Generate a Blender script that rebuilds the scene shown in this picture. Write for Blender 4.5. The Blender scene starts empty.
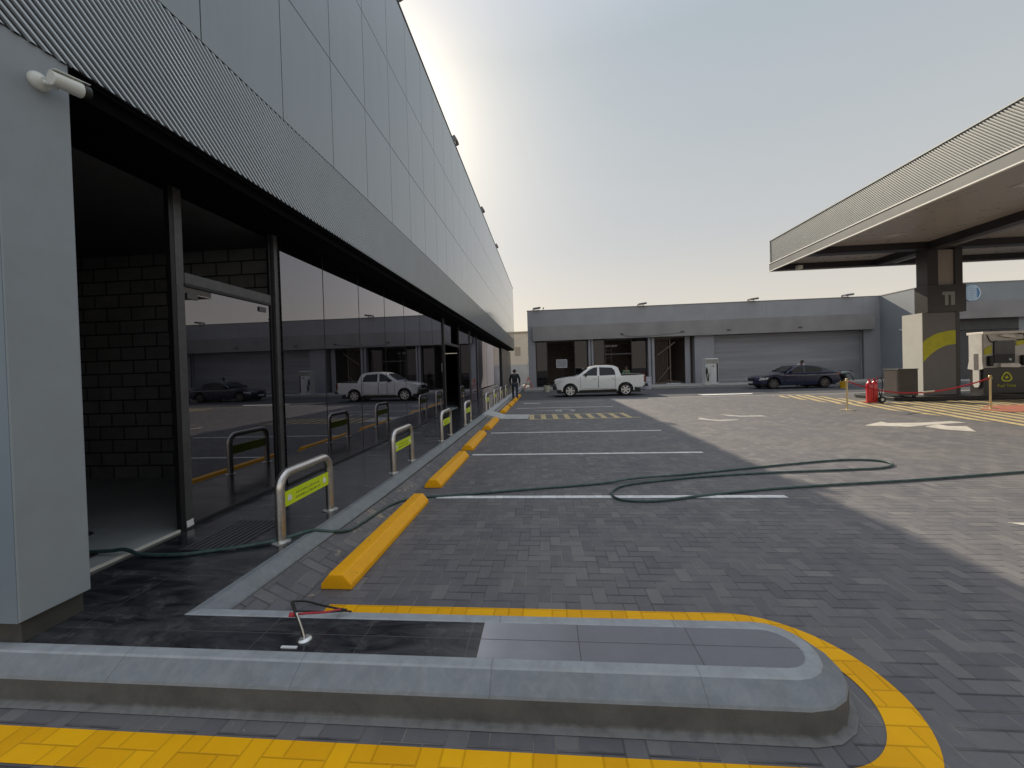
import bpy, bmesh, math, random
from mathutils import Vector, Matrix
R = math.radians
random.seed(7)
scene = bpy.context.scene
COL = scene.collection

# ------------------------------------------------------------------ materials
MATS = {}
def nd(nt, t, **kw):
    n = nt.nodes.new(t)
    for k, v in kw.items():
        setattr(n, k, v)
    return n
def mth(nt, op, a, b=None, c=None, clamp=False):
    n = nt.nodes.new('ShaderNodeMath'); n.operation = op; n.use_clamp = clamp
    for i, v in enumerate((a, b, c)):
        if v is None: continue
        if isinstance(v, (int, float)): n.inputs[i].default_value = v
        else: nt.links.new(v, n.inputs[i])
    return n.outputs[0]
def ramp(nt, fac, stops):
    n = nt.nodes.new('ShaderNodeValToRGB')
    el = n.color_ramp.elements
    while len(el) < len(stops): el.new(0.5)
    for e, (p, c) in zip(el, stops):
        e.position = p; e.color = (*c, 1) if len(c) == 3 else c
    nt.links.new(fac, n.inputs[0]); return n.outputs[0]
def mixc(nt, fac, a, b, mode='MIX'):
    n = nt.nodes.new('ShaderNodeMix'); n.data_type = 'RGBA'; n.blend_type = mode
    for s, v in ((n.inputs[0], fac), (n.inputs[6], a), (n.inputs[7], b)):
        if isinstance(v, (int, float)): s.default_value = v
        elif isinstance(v, tuple): s.default_value = (*v[:3], 1)
        else: nt.links.new(v, s)
    return n.outputs[2]
def noise(nt, scale, detail=4, rough=.55, vec=None, dist=0):
    n = nt.nodes.new('ShaderNodeTexNoise')
    n.inputs['Scale'].default_value = scale; n.inputs['Detail'].default_value = detail
    n.inputs['Roughness'].default_value = rough; n.inputs['Distortion'].default_value = dist
    if vec is None:
        g = nt.nodes.new('ShaderNodeNewGeometry'); vec = g.outputs['Position']
    nt.links.new(vec, n.inputs['Vector']); return n.outputs['Fac']
def pos(nt): return nt.nodes.new('ShaderNodeNewGeometry').outputs['Position']
def base(name):
    m = bpy.data.materials.new(name); m.use_nodes = True; nt = m.node_tree
    return m, nt, nt.nodes['Principled BSDF']
def mat(name, color, rough=.6, metal=0., var=.12, scale=3., bump=0., bscale=60., spec=.5, ior=1.5, dust=None, dustamt=.3, rvar=.1, coat=0, emit=None):
    """principled paint with uneven tone, roughness and fine relief"""
    m, nt, b = base(name)
    f = noise(nt, scale, 5, .6)
    lo = tuple(max(0, c * (1 - var)) for c in color); hi = tuple(min(1, c * (1 + var)) for c in color)
    c = ramp(nt, f, [(.3, lo), (.7, hi)])
    if dust:
        f2 = noise(nt, scale * 2.7, 6, .7, dist=.6)
        fm = mth(nt, 'MULTIPLY', ramp(nt, f2, [(.42, (0, 0, 0)), (.75, (1, 1, 1))]), dustamt)
        c = mixc(nt, fm, c, dust)
    if 'kerb' in name:
        sk = nt.nodes.new('ShaderNodeSeparateXYZ'); nt.links.new(pos(nt), sk.inputs[0])
        ax = mth(nt, 'ADD', sk.outputs[0], mth(nt, 'MULTIPLY', noise(nt, 9, 3), .02)) if 'side' not in name else sk.outputs[1]
        fr_ = mth(nt, 'FRACT', mth(nt, 'DIVIDE', mth(nt, 'ADD', ax, 30.3), 1.0))
        c = mixc(nt, mth(nt, 'MULTIPLY', mth(nt, 'LESS_THAN', fr_, .006), .45), c, (.08, .08, .08))
        sc_ = noise(nt, 38, 6, .8); c = mixc(nt, mth(nt, 'MULTIPLY', ramp(nt, sc_, [(.60, (0, 0, 0)), (.70, (1, 1, 1))]), .45), c, (.10, .10, .10))
        st_ = noise(nt, 2.3, 7, .7, dist=1.); c = mixc(nt, mth(nt, 'MULTIPLY', ramp(nt, st_, [(.5, (0, 0, 0)), (.7, (1, 1, 1))]), .40), c, (.15, .15, .145))
    if name == 'stop_yellow':
        ks_ = noise(nt, 14, 7, .8, dist=.4); c = mixc(nt, mth(nt, 'MULTIPLY', ramp(nt, ks_, [(.60, (0, 0, 0)), (.68, (1, 1, 1))]), .55), c, (.16, .11, .05))
    nt.links.new(c, b.inputs['Base Color'])
    f3 = noise(nt, scale * 4, 4)
    r = mth(nt, 'MULTIPLY_ADD', f3, rvar * 2, rough - rvar, clamp=True)
    nt.links.new(r, b.inputs['Roughness'])
    b.inputs['Metallic'].default_value = metal
    b.inputs['Specular IOR Level'].default_value = spec
    b.inputs['IOR'].default_value = ior
    b.inputs['Coat Weight'].default_value = coat
    b.inputs['Coat Roughness'].default_value = .05
    if bump:
        bp = nt.nodes.new('ShaderNodeBump'); bp.inputs['Strength'].default_value = bump
        bp.inputs['Distance'].default_value = .004
        nt.links.new(noise(nt, bscale, 4), bp.inputs['Height']); nt.links.new(bp.outputs[0], b.inputs['Normal'])
    if emit:
        b.inputs['Emission Color'].default_value = (*emit[:3], 1); b.inputs['Emission Strength'].default_value = emit[3]
    MATS[name] = m; return m

def herringbone(nt, b):
    """returns (edge distance in m, random 0..1, random2) for 2:1 bricks laid in herringbone, b = brick width"""
    sp = nt.nodes.new('ShaderNodeSeparateXYZ')
    # slight wobble so the joints are not perfectly straight
    nt.links.new(pos(nt), sp.inputs[0])
    x = mth(nt, 'DIVIDE', sp.outputs[0], b); y = mth(nt, 'DIVIDE', sp.outputs[1], b)
    i = mth(nt, 'FLOOR', x); j = mth(nt, 'FLOOR', y)
    fx = mth(nt, 'SUBTRACT', x, i); fy = mth(nt, 'SUBTRACT', y, j)
    k = mth(nt, 'FLOORED_MODULO', mth(nt, 'SUBTRACT', i, j), 4.)
    k1 = mth(nt, 'COMPARE', k, 1., .1); k2 = mth(nt, 'COMPARE', k, 2., .1)
    isH = mth(nt, 'LESS_THAN', k, 1.5)
    isV = mth(nt, 'SUBTRACT', 1., isH)
    uH = mth(nt, 'ADD', fx, k1); uV = mth(nt, 'ADD', fy, k2)
    u = mth(nt, 'ADD', mth(nt, 'MULTIPLY', uH, isH), mth(nt, 'MULTIPLY', uV, isV))
    v = mth(nt, 'ADD', mth(nt, 'MULTIPLY', fy, isH), mth(nt, 'MULTIPLY', fx, isV))
    d = mth(nt, 'MINIMUM', mth(nt, 'MINIMUM', u, mth(nt, 'SUBTRACT', 2., u)), mth(nt, 'MINIMUM', v, mth(nt, 'SUBTRACT', 1., v)))
    d = mth(nt, 'MULTIPLY', d, b)
    ev = mth(nt, 'MINIMUM', v, mth(nt, 'SUBTRACT', 1., v)); eu = mth(nt, 'MINIMUM', u, mth(nt, 'SUBTRACT', 2., u))
    dpx = mth(nt, 'ADD', mth(nt, 'MULTIPLY', ev, isH), mth(nt, 'MULTIPLY', eu, isV))   # distance to joints running along x
    dpx = mth(nt, 'MULTIPLY', dpx, b)
    idx = mth(nt, 'SUBTRACT', i, k1); idy = mth(nt, 'SUBTRACT', j, k2)
    cb = nt.nodes.new('ShaderNodeCombineXYZ'); nt.links.new(idx, cb.inputs[0]); nt.links.new(idy, cb.inputs[1]); nt.links.new(isH, cb.inputs[2])
    wn = nt.nodes.new('ShaderNodeTexWhiteNoise'); wn.noise_dimensions = '3D'; nt.links.new(cb.outputs[0], wn.inputs['Vector'])
    sc = nt.nodes.new('ShaderNodeSeparateColor'); nt.links.new(wn.outputs['Color'], sc.inputs[0])
    return d, sc.outputs[0], sc.outputs[1], dpx

def paver_material(name, paint=None):
    m, nt, b = base(name)
    d, r1, r2, dpx = herringbone(nt, .1)
    big = noise(nt, .55, 5, .6); mid = noise(nt, 6, 6, .7); fine = noise(nt, 140, 4, .8)
    joint = mth(nt, 'SUBTRACT', 1., ramp(nt, mth(nt, 'MULTIPLY', d, 100.), [(.14, (0, 0, 0)), (.62, (1, 1, 1))]))
    if paint is None:
        c = ramp(nt, r1, [(0, (.112, .110, .120)), (.35, (.134, .130, .138)), (.8, (.156, .150, .154)), (1, (.20, .19, .186))])
        c = mixc(nt, mth(nt, 'MULTIPLY', ramp(nt, big, [(.42, (0, 0, 0)), (.68, (1, 1, 1))]), .34), c, (.225, .200, .172))
        c = mixc(nt, mth(nt, 'MULTIPLY', ramp(nt, mid, [(.50, (0, 0, 0)), (.8, (1, 1, 1))]), .35), c, (.30, .28, .26))
        oil = noise(nt, 1.3, 3, .5)
        c = mixc(nt, mth(nt, 'MULTIPLY', ramp(nt, oil, [(.60, (0, 0, 0)), (.70, (1, 1, 1))]), .22), c, (.07, .07, .075))
        c = mixc(nt, mth(nt, 'MULTIPLY', ramp(nt, fine, [(.35, (1, 1, 1)), (.6, (0, 0, 0))]), .30), c, (.09, .09, .095))
        # joints: mostly dark, some filled with pale sand, shadow painted along the x ones
        jx_shade = mth(nt, 'SUBTRACT', 1., ramp(nt, mth(nt, 'MULTIPLY', dpx, 100.), [(.30, (0, 0, 0)), (.95, (1, 1, 1))]))
        # grime dragged along the driving direction, oil, tan sand left beside the kerb
        mg = nt.nodes.new('ShaderNodeMapping'); mg.inputs['Scale'].default_value = (1.5, .16, 1); mg.inputs['Rotation'].default_value = (0, 0, .25)
        nt.links.new(pos(nt), mg.inputs[0]); drag = noise(nt, 1.1, 6, .65, vec=mg.outputs[0], dist=.8)
        c = mixc(nt, mth(nt, 'MULTIPLY', ramp(nt, drag, [(.50, (0, 0, 0)), (.66, (1, 1, 1))]), .28), c, (.085, .082, .085))
        sep = nt.nodes.new('ShaderNodeSeparateXYZ'); nt.links.new(pos(nt), sep.inputs[0])
        near = mth(nt, 'MULTIPLY', mth(nt, 'COMPARE', sep.outputs[0], -1.98, .17), mth(nt, 'LESS_THAN', sep.outputs[1], 12.))
        sand = mth(nt, 'MULTIPLY', near, ramp(nt, noise(nt, 3.3, 5, .7, dist=.5), [(.60, (0, 0, 0)), (.66, (1, 1, 1))]))
        c = mixc(nt, mth(nt, 'MULTIPLY', sand, .75), c, (.42, .34, .24))
        spk = noise(nt, 26, 2, .5); c = mixc(nt, mth(nt, 'MULTIPLY', ramp(nt, spk, [(.74, (0, 0, 0)), (.78, (1, 1, 1))]), .5), c, (.34, .32, .30))
        jn = noise(nt, 2.2, 4, .6)
        jc = ramp(nt, jn, [(.44, (.06, .058, .06)), (.60, (.30, .28, .25))])
        c = mixc(nt, mth(nt, 'MULTIPLY', jx_shade, .78), c, (.036, .035, .04))
        c = mixc(nt, mth(nt, 'MULTIPLY', joint, .55), c, jc)
        nt.links.new(c, b.inputs['Base Color'])
        b.inputs['Roughness'].default_value = .68
    else:
        wear = ramp(nt, noise(nt, 11, 6, .75), [(.24, (1, 1, 1)), (.33, (0, 0, 0))])
        pc = ramp(nt, mth(nt, 'ADD', mth(nt, 'MULTIPLY', r1, .5), mth(nt, 'MULTIPLY', mid, .5)), [(.2, tuple(q * .82 for q in paint)), (.8, tuple(min(1, q * 1.08) for q in paint))])
        c = mixc(nt, mth(nt, 'MULTIPLY', joint, .27), pc, tuple(q * .22 for q in paint))
        c = mixc(nt, mth(nt, 'MULTIPLY', wear, .55), c, (.17, .16, .15))
        nt.links.new(c, b.inputs['Base Color']); b.inputs['Roughness'].default_value = .6; b.inputs['Specular IOR Level'].default_value = .2
    hgt = mth(nt, 'ADD', mth(nt, 'MULTIPLY', joint, -1.), mth(nt, 'ADD', mth(nt, 'MULTIPLY', fine, .25), mth(nt, 'MULTIPLY', r2, .35)))
    bp = nt.nodes.new('ShaderNodeBump'); bp.inputs['Strength'].default_value = .55; bp.inputs['Distance'].default_value = .006
    nt.links.new(hgt, bp.inputs['Height']); nt.links.new(bp.outputs[0], b.inputs['Normal'])
    MATS[name] = m; return m
paver_material('pavers')
paver_material('yellow_paint', (1., .475, .004))
paver_material('white_paint', (.84, .84, .82))
paver_material('dusty_white', (.60, .57, .50))
paver_material('worn_white', (.46, .44, .41))
paver_material('cream_paint', (.60, .48, .25))

def tile_material():
    """polished black granite, dusty, 0.6 m tiles; the tiles on the tip are matt grey with dust"""
    m, nt, b = base('granite_tile')
    sp = nt.nodes.new('ShaderNodeSeparateXYZ'); nt.links.new(pos(nt), sp.inputs[0])
    def joint(axis, off, step):
        t = mth(nt, 'DIVIDE', mth(nt, 'ADD', sp.outputs[axis], off), step)
        f = mth(nt, 'FRACT', t); dd = mth(nt, 'MULTIPLY', mth(nt, 'MINIMUM', f, mth(nt, 'SUBTRACT', 1., f)), step)
        return mth(nt, 'LESS_THAN', dd, .0028)
    j = mth(nt, 'MAXIMUM', joint(0, 1.06 + .6 * 40, .6), joint(1, -2.11 + 60., .6))
    grey = mth(nt, 'GREATER_THAN', sp.outputs[0], -.395)
    mp = nt.nodes.new('ShaderNodeMapping'); mp.inputs['Rotation'].default_value = (0, 0, .5); mp.inputs['Scale'].default_value = (1, 3.2, 1)
    nt.links.new(pos(nt), mp.inputs[0])
    smear = noise(nt, 1.7, 8, .68, vec=mp.outputs[0], dist=1.2)
    blot = noise(nt, 5, 6, .7)
    c = mixc(nt, mth(nt, 'MULTIPLY', ramp(nt, smear, [(.42, (0, 0, 0)), (.70, (1, 1, 1))]), .38), (.014, .015, .019), (.17, .17, .17))
    c = mixc(nt, mth(nt, 'MULTIPLY', ramp(nt, blot, [(.55, (0, 0, 0)), (.72, (1, 1, 1))]), .30), c, (.24, .235, .22))
    tn = nt.nodes.new('ShaderNodeTexWhiteNoise'); tn.noise_dimensions = '1D'
    nt.links.new(mth(nt, 'FLOOR', mth(nt, 'DIVIDE', mth(nt, 'ADD', sp.outputs[0], 25.06), .6)), tn.inputs['W'])
    g = mixc(nt, blot, (.13, .13, .145), (.20, .20, .215))
    fade = ramp(nt, mth(nt, 'MULTIPLY_ADD', sp.outputs[0], .55, .35), [(.13, (2.3, 2.25, 2.15)), (.22, (1.5, 1.5, 1.5)), (.45, (.95, .95, .95))])
    c = mixc(nt, grey, c, mixc(nt, 1., g, fade, 'MULTIPLY'))
    c = mixc(nt, mth(nt, 'MULTIPLY', j, .8), c, mixc(nt, grey, (.085, .085, .085), (.03, .03, .03)))
    nt.links.new(c, b.inputs['Base Color'])
    r = mth(nt, 'MULTIPLY_ADD', smear, .45, -.02, clamp=True)
    r = mth(nt, 'MAXIMUM', mth(nt, 'MAXIMUM', r, .10), mth(nt, 'MULTIPLY', grey, .34))
    nt.links.new(r, b.inputs['Roughness'])
    bp = nt.nodes.new('ShaderNodeBump'); bp.inputs['Strength'].default_value = .25; bp.inputs['Distance'].default_value = .003
    nt.links.new(mth(nt, 'SUBTRACT', 1., j), bp.inputs['Height']); nt.links.new(bp.outputs[0], b.inputs['Normal'])
    MATS['granite_tile'] = m
tile_material()

def glass_material(name, tint, ior):
    m = bpy.data.materials.new(name); m.use_nodes = True; nt = m.node_tree; nt.nodes.clear()
    out = nt.nodes.new('ShaderNodeOutputMaterial')
    tr = nt.nodes.new('ShaderNodeBsdfTransparent'); tr.inputs[0].default_value = (*tint, 1)
    gl = nt.nodes.new('ShaderNodeBsdfGlossy'); gl.inputs['Color'].default_value = (.90, .89, .98, 1); gl.inputs['Roughness'].default_value = .0
    bp = nt.nodes.new('ShaderNodeBump'); bp.inputs['Strength'].default_value = .02; bp.inputs['Distance'].default_value = .02
    nt.links.new(noise(nt, .9, 1, .3), bp.inputs['Height']); nt.links.new(bp.outputs[0], gl.inputs['Normal'])
    fr = nt.nodes.new('ShaderNodeFresnel'); fr.inputs[0].default_value = ior
    f = mth(nt, 'SUBTRACT', 1., fr.outputs[0]); f = mth(nt, 'SUBTRACT', 1., mth(nt, 'MULTIPLY', f, f))
    mx = nt.nodes.new('ShaderNodeMixShader'); nt.links.new(f, mx.inputs[0]); nt.links.new(tr.outputs[0], mx.inputs[1])
    # thin film of dust on the pane
    df = nt.nodes.new('ShaderNodeBsdfDiffuse'); df.inputs[0].default_value = (.25, .25, .25, 1)
    mx2 = nt.nodes.new('ShaderNodeMixShader')
    dn = ramp(nt, noise(nt, 2.3, 7, .7), [(.35, (.004, .004, .004)), (.8, (.03, .03, .03))])
    nt.links.new(dn, mx2.inputs[0]); nt.links.new(gl.outputs[0], mx.inputs[2])
    nt.links.new(mx.outputs[0], mx2.inputs[1]); nt.links.new(df.outputs[0], mx2.inputs[2]); nt.links.new(mx2.outputs[0], out.inputs[0])
    MATS[name] = m
glass_material('dark_glass', (.02, .02, .03), 1.84)
glass_material('bay_glass', (.10, .09, .09), 1.35)
mat('car_glass', (.008, .01, .016), .08, var=.1, rvar=.02)

def block_material():
    m, nt, b = base('block_wall')
    mp = nt.nodes.new('ShaderNodeCombineXYZ'); sp = nt.nodes.new('ShaderNodeSeparateXYZ'); nt.links.new(pos(nt), sp.inputs[0])
    nt.links.new(mth(nt, 'ADD', sp.outputs[0], sp.outputs[1]), mp.inputs[0]); nt.links.new(sp.outputs[2], mp.inputs[1])
    br = nt.nodes.new('ShaderNodeTexBrick'); nt.links.new(mp.outputs[0], br.inputs['Vector'])
    br.inputs['Scale'].default_value = 1; br.inputs['Brick Width'].default_value = .4; br.inputs['Row Height'].default_value = .2
    br.inputs['Mortar Size'].default_value = .012; br.inputs['Mortar Smooth'].default_value = .3
    br.inputs['Color1'].default_value = (.24, .24, .24, 1); br.inputs['Color2'].default_value = (.30, .30, .30, 1); br.inputs['Mortar'].default_value = (.02, .02, .02, 1)
    c = mixc(nt, .6, br.outputs['Color'], ramp(nt, noise(nt, 4, 6, .7), [(.3, (.5, .5, .5)), (.7, (1, 1, 1))]), 'MULTIPLY')
    nt.links.new(c, b.inputs['Base Color']); b.inputs['Roughness'].default_value = .95
    MATS['block_wall'] = m
block_material()

def kerb_face_material():
    """grey painted kerb; raw brownish concrete on the low vertical face with splashes"""
    m, nt, b = base('raw_kerb_face')
    sp = nt.nodes.new('ShaderNodeSeparateXYZ'); nt.links.new(pos(nt), sp.inputs[0])
    f = noise(nt, 4, 6, .7)
    c = ramp(nt, f, [(.3, (.075, .075, .073)), (.7, (.125, .124, .118))])
    low = ramp(nt, mth(nt, 'ADD', mth(nt, 'MULTIPLY', sp.outputs[2], 9.), mth(nt, 'MULTIPLY', noise(nt, 17, 5), .5)), [(.28, (1, 1, 1)), (.5, (0, 0, 0))])
    c = mixc(nt, mth(nt, 'MULTIPLY', low, .6), c, (.26, .25, .24))
    nt.links.new(c, b.inputs['Base Color']); b.inputs['Roughness'].default_value = .9
    bp = nt.nodes.new('ShaderNodeBump'); bp.inputs['Strength'].default_value = .5; bp.inputs['Distance'].default_value = .006
    nt.links.new(noise(nt, 45, 6, .7), bp.inputs['Height']); nt.links.new(bp.outputs[0], b.inputs['Normal'])
    MATS['raw_kerb_face'] = m
kerb_face_material()

def cladding_material(name, col, rough, dusty=.25):
    m, nt, b = base(name)
    sp = nt.nodes.new('ShaderNodeSeparateXYZ'); nt.links.new(pos(nt), sp.inputs[0])
    t = nt.nodes.new('ShaderNodeTexWhiteNoise'); t.noise_dimensions = '1D'
    nt.links.new(mth(nt, 'FLOOR', mth(nt, 'DIVIDE', mth(nt, 'SUBTRACT', sp.outputs[1], 1.09), 1.1)), t.inputs['W'])
    mp = nt.nodes.new('ShaderNodeMapping'); mp.inputs['Scale'].default_value = (3, 3, .35); nt.links.new(pos(nt), mp.inputs[0])
    streak = noise(nt, 2.2, 6, .65, vec=mp.outputs[0])
    c = mixc(nt, streak, tuple(q * .9 for q in col), tuple(q * 1.1 for q in col))
    c = mixc(nt, mth(nt, 'MULTIPLY', t.outputs[0], .14), c, tuple(q * .75 for q in col))
    nt.links.new(c, b.inputs['Base Color'])
    r = mth(nt, 'MULTIPLY_ADD', streak, .12, rough - .05, clamp=True)
    nt.links.new(r, b.inputs['Roughness']); b.inputs['IOR'].default_value = 1.75; b.inputs['Metallic'].default_value = .25
    bp = nt.nodes.new('ShaderNodeBump'); bp.inputs['Strength'].default_value = .10; bp.inputs['Distance'].default_value = .03
    nt.links.new(noise(nt, .8, 2, .4), bp.inputs['Height']); nt.links.new(bp.outputs[0], b.inputs['Normal'])
    MATS[name] = m
cladding_material('cladding', (.29, .318, .338), .12)

M = MATS
mat('kerb_side_lit', (.40, .425, .44), .55, var=.12, scale=6, bump=.25, bscale=90, dust=(.28, .28, .27), dustamt=.35)  # kerb paint made lighter, light from the sunlit yard put into the colour
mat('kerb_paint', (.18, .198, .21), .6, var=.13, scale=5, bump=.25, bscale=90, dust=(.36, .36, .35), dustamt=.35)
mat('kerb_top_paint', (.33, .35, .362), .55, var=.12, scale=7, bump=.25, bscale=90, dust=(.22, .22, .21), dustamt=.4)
mat('pillar_paint', (.29, .325, .35), .42, var=.05, scale=1.4, bump=.08, bscale=120, dust=(.22, .23, .24), dustamt=.25)
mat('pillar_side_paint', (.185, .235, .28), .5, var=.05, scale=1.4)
mat('plinth', (.055, .052, .045), .8, var=.2, scale=8, bump=.3)
mat('rib_light', (.50, .53, .55), .30, var=.04, metal=.6, scale=2, rvar=.04)
mat('rib_dark', (.025, .028, .03), .6, scale=2)
mat('soffit_black', (.004, .004, .0045), .9, var=.2, spec=.1)
mat('frame_dark', (.018, .018, .02), .35, metal=.4, scale=5)
mat('frame_grey', (.085, .085, .088), .4, metal=.5, scale=6, dust=(.2, .2, .19), dustamt=.25)
mat('int_floor', (.30, .32, .315), .75, scale=2, dust=(.25, .25, .24), dustamt=.4)
mat('int_dark', (.09, .09, .09), .9)
mat('bay_render', (.30, .25, .22), .9, var=.2)
mat('margin_dark', (.125, .118, .122), .9, var=.25, scale=9, bump=.4)
mat('threshold', (.6, .58, .52), .6, scale=10)
mat('asphalt', (.062, .064, .07), .82, var=.2, scale=1.2, bump=.5, bscale=150, dust=(.13, .125, .12), dustamt=.5)
mat('far_upper', (.315, .315, .335), .5, var=.07, scale=.8)
mat('far_fascia', (.27, .257, .255), .55, var=.14, scale=.7)
mat('far_column', (.30, .30, .33), .5, var=.07, scale=.8)
mat('far_wing', (.25, .27, .29), .5, var=.06, scale=.8)
mat('shutter', (.22, .22, .232), .5, var=.1, scale=.6)
nt_ = M['shutter'].node_tree; b_ = nt_.nodes['Principled BSDF']; mp_ = nt_.nodes.new('ShaderNodeMapping'); mp_.inputs['Scale'].default_value = (.05, .05, 1.3); nt_.links.new(pos(nt_), mp_.inputs[0])
nt_.links.new(ramp(nt_, noise(nt_, 1.2, 6, .7, vec=mp_.outputs[0]), [(.32, (.21, .21, .23)), (.5, (.29, .29, .315)), (.68, (.37, .37, .395))]), b_.inputs['Base Color'])
mat('brown_frame', (.13, .09, .07), .6, scale=4)
mat('concrete', (.33, .32, .30), .85, scale=2.5, bump=.3, dust=(.42, .40, .36), dustamt=.4)
mat('pale_ramp', (.50, .50, .48), .7, scale=3, dust=(.33, .32, .30), dustamt=.4)
mat('stop_yellow', (1., .45, .004), .42, var=.06, scale=9, bump=.2, bscale=80, dust=(.60, .30, .03), dustamt=.3, spec=.3)
mat('steel', (.60, .575, .54), .30, metal=1., var=.08, scale=20, rvar=.1)
mat('steel_base', (.72, .72, .70), .25, metal=.8)
mat('lime_plate', (.62, .78, .012), .45, var=.05, emit=None)
mat('ink', (.20, .26, .03), .6)
mat('logo_white', (.78, .80, .78), .5)
mat('hose_green', (.022, .062, .055), .45, var=.25, scale=5, dust=(.14, .16, .15), dustamt=.6)
mat('hose_dark', (.016, .04, .036), .38, var=.2, scale=8)
mat('white_plastic', (.72, .74, .68), .35, var=.05)
mat('lens_black', (.01, .012, .01), .12, var=.1)
mat('grate_iron', (.11, .11, .115), .4, metal=.6, scale=12)
mat('wire_black', (.012, .012, .012), .5); mat('wire_red', (.45, .03, .04), .45)
mat('canopy_metal', (.13, .138, .14), .45, metal=.1, var=.06, scale=.6)
mat('canopy_rib', (.29, .305, .30), .4, metal=.15, var=.04)
mat('canopy_trim', (.85, .83, .78), .4)
mat('canopy_gap', (.16, .165, .16), .6)
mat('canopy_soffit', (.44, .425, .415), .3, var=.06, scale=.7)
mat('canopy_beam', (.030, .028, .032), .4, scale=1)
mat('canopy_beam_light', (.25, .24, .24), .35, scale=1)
mat('infill_panel', (.36, .32, .29), .4, var=.04)
mat('column_sunlit', (.52, .52, .49), .5, var=.04)  # paler column tone with the sunlight painted in
mat('column_brown', (.175, .172, .175), .4, var=.06)
mat('column_dark', (.045, .040, .042), .35, var=.1)
mat('arc_lime', (.60, .60, .015), .45)
mat('box_brown', (.065, .058, .055), .45, var=.12)
mat('disp_cream', (.66, .66, .64), .4); mat('disp_dark', (.045, .04, .042), .35); mat('screen', (.012, .013, .03), .15)
mat('red_paint', (.55, .015, .025), .3, coat=.5); mat('rope_red', (.42, .02, .03), .8); mat('brass', (.62, .50, .28), .3, metal=.7)
mat('mat_orange', (.42, .15, .10), .9, var=.15, scale=9)
mat('car_white', (.86, .86, .85), .28, coat=.8, var=.03, dust=(.42, .40, .36), dustamt=.25)
mat('car_navy', (.010, .015, .055), .22, coat=1., var=.05)
mat('tyre', (.012, .012, .012), .75); mat('rim_dark', (.16, .16, .17), .35, metal=.9); mat('rim', (.55, .55, .56), .3, metal=.9); mat('black_trim', (.012, .012, .013), .5)
mat('lamp_clear', (.7, .72, .72), .12); mat('lamp_red', (.13, .01, .01), .2)
mat('skin_tone', (.20, .115, .075), .6); mat('hair_black', (.01, .009, .008), .7)
mat('cloth_dark', (.020, .022, .026), .9); mat('cloth_jeans', (.035, .045, .07), .9); mat('cloth_green', (.06, .14, .09), .9)
mat('cloth_white', (.6, .6, .58), .9); mat('cloth_grey', (.25, .30, .30), .9); mat('bucket_yellow', (.70, .42, .02), .5)
mat('bucket_cream', (.62, .58, .45), .5); mat('drum_white', (.46, .47, .52), .5)
mat('hoarding', (.72, .75, .75), .7, scale=.8); mat('beige_render', (.66, .57, .45), .9, var=.06, scale=.5); mat('beige_dark', (.40, .32, .24), .9)
mat('orange_plastic', (.65, .12, .05), .5); mat('sign_blue', (.08, .22, .42), .4); mat('sign_pale', (.50, .60, .68), .4)
mat('flood_grey', (.16, .16, .165), .5, metal=.3); mat('flood_glass', (.6, .6, .58), .15)
mat('cloth_rag', (.03, .028, .03), .95); mat('sticker_white', (.68, .68, .68), .6); mat('whiteboard', (.28, .28, .30), .4)

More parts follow.
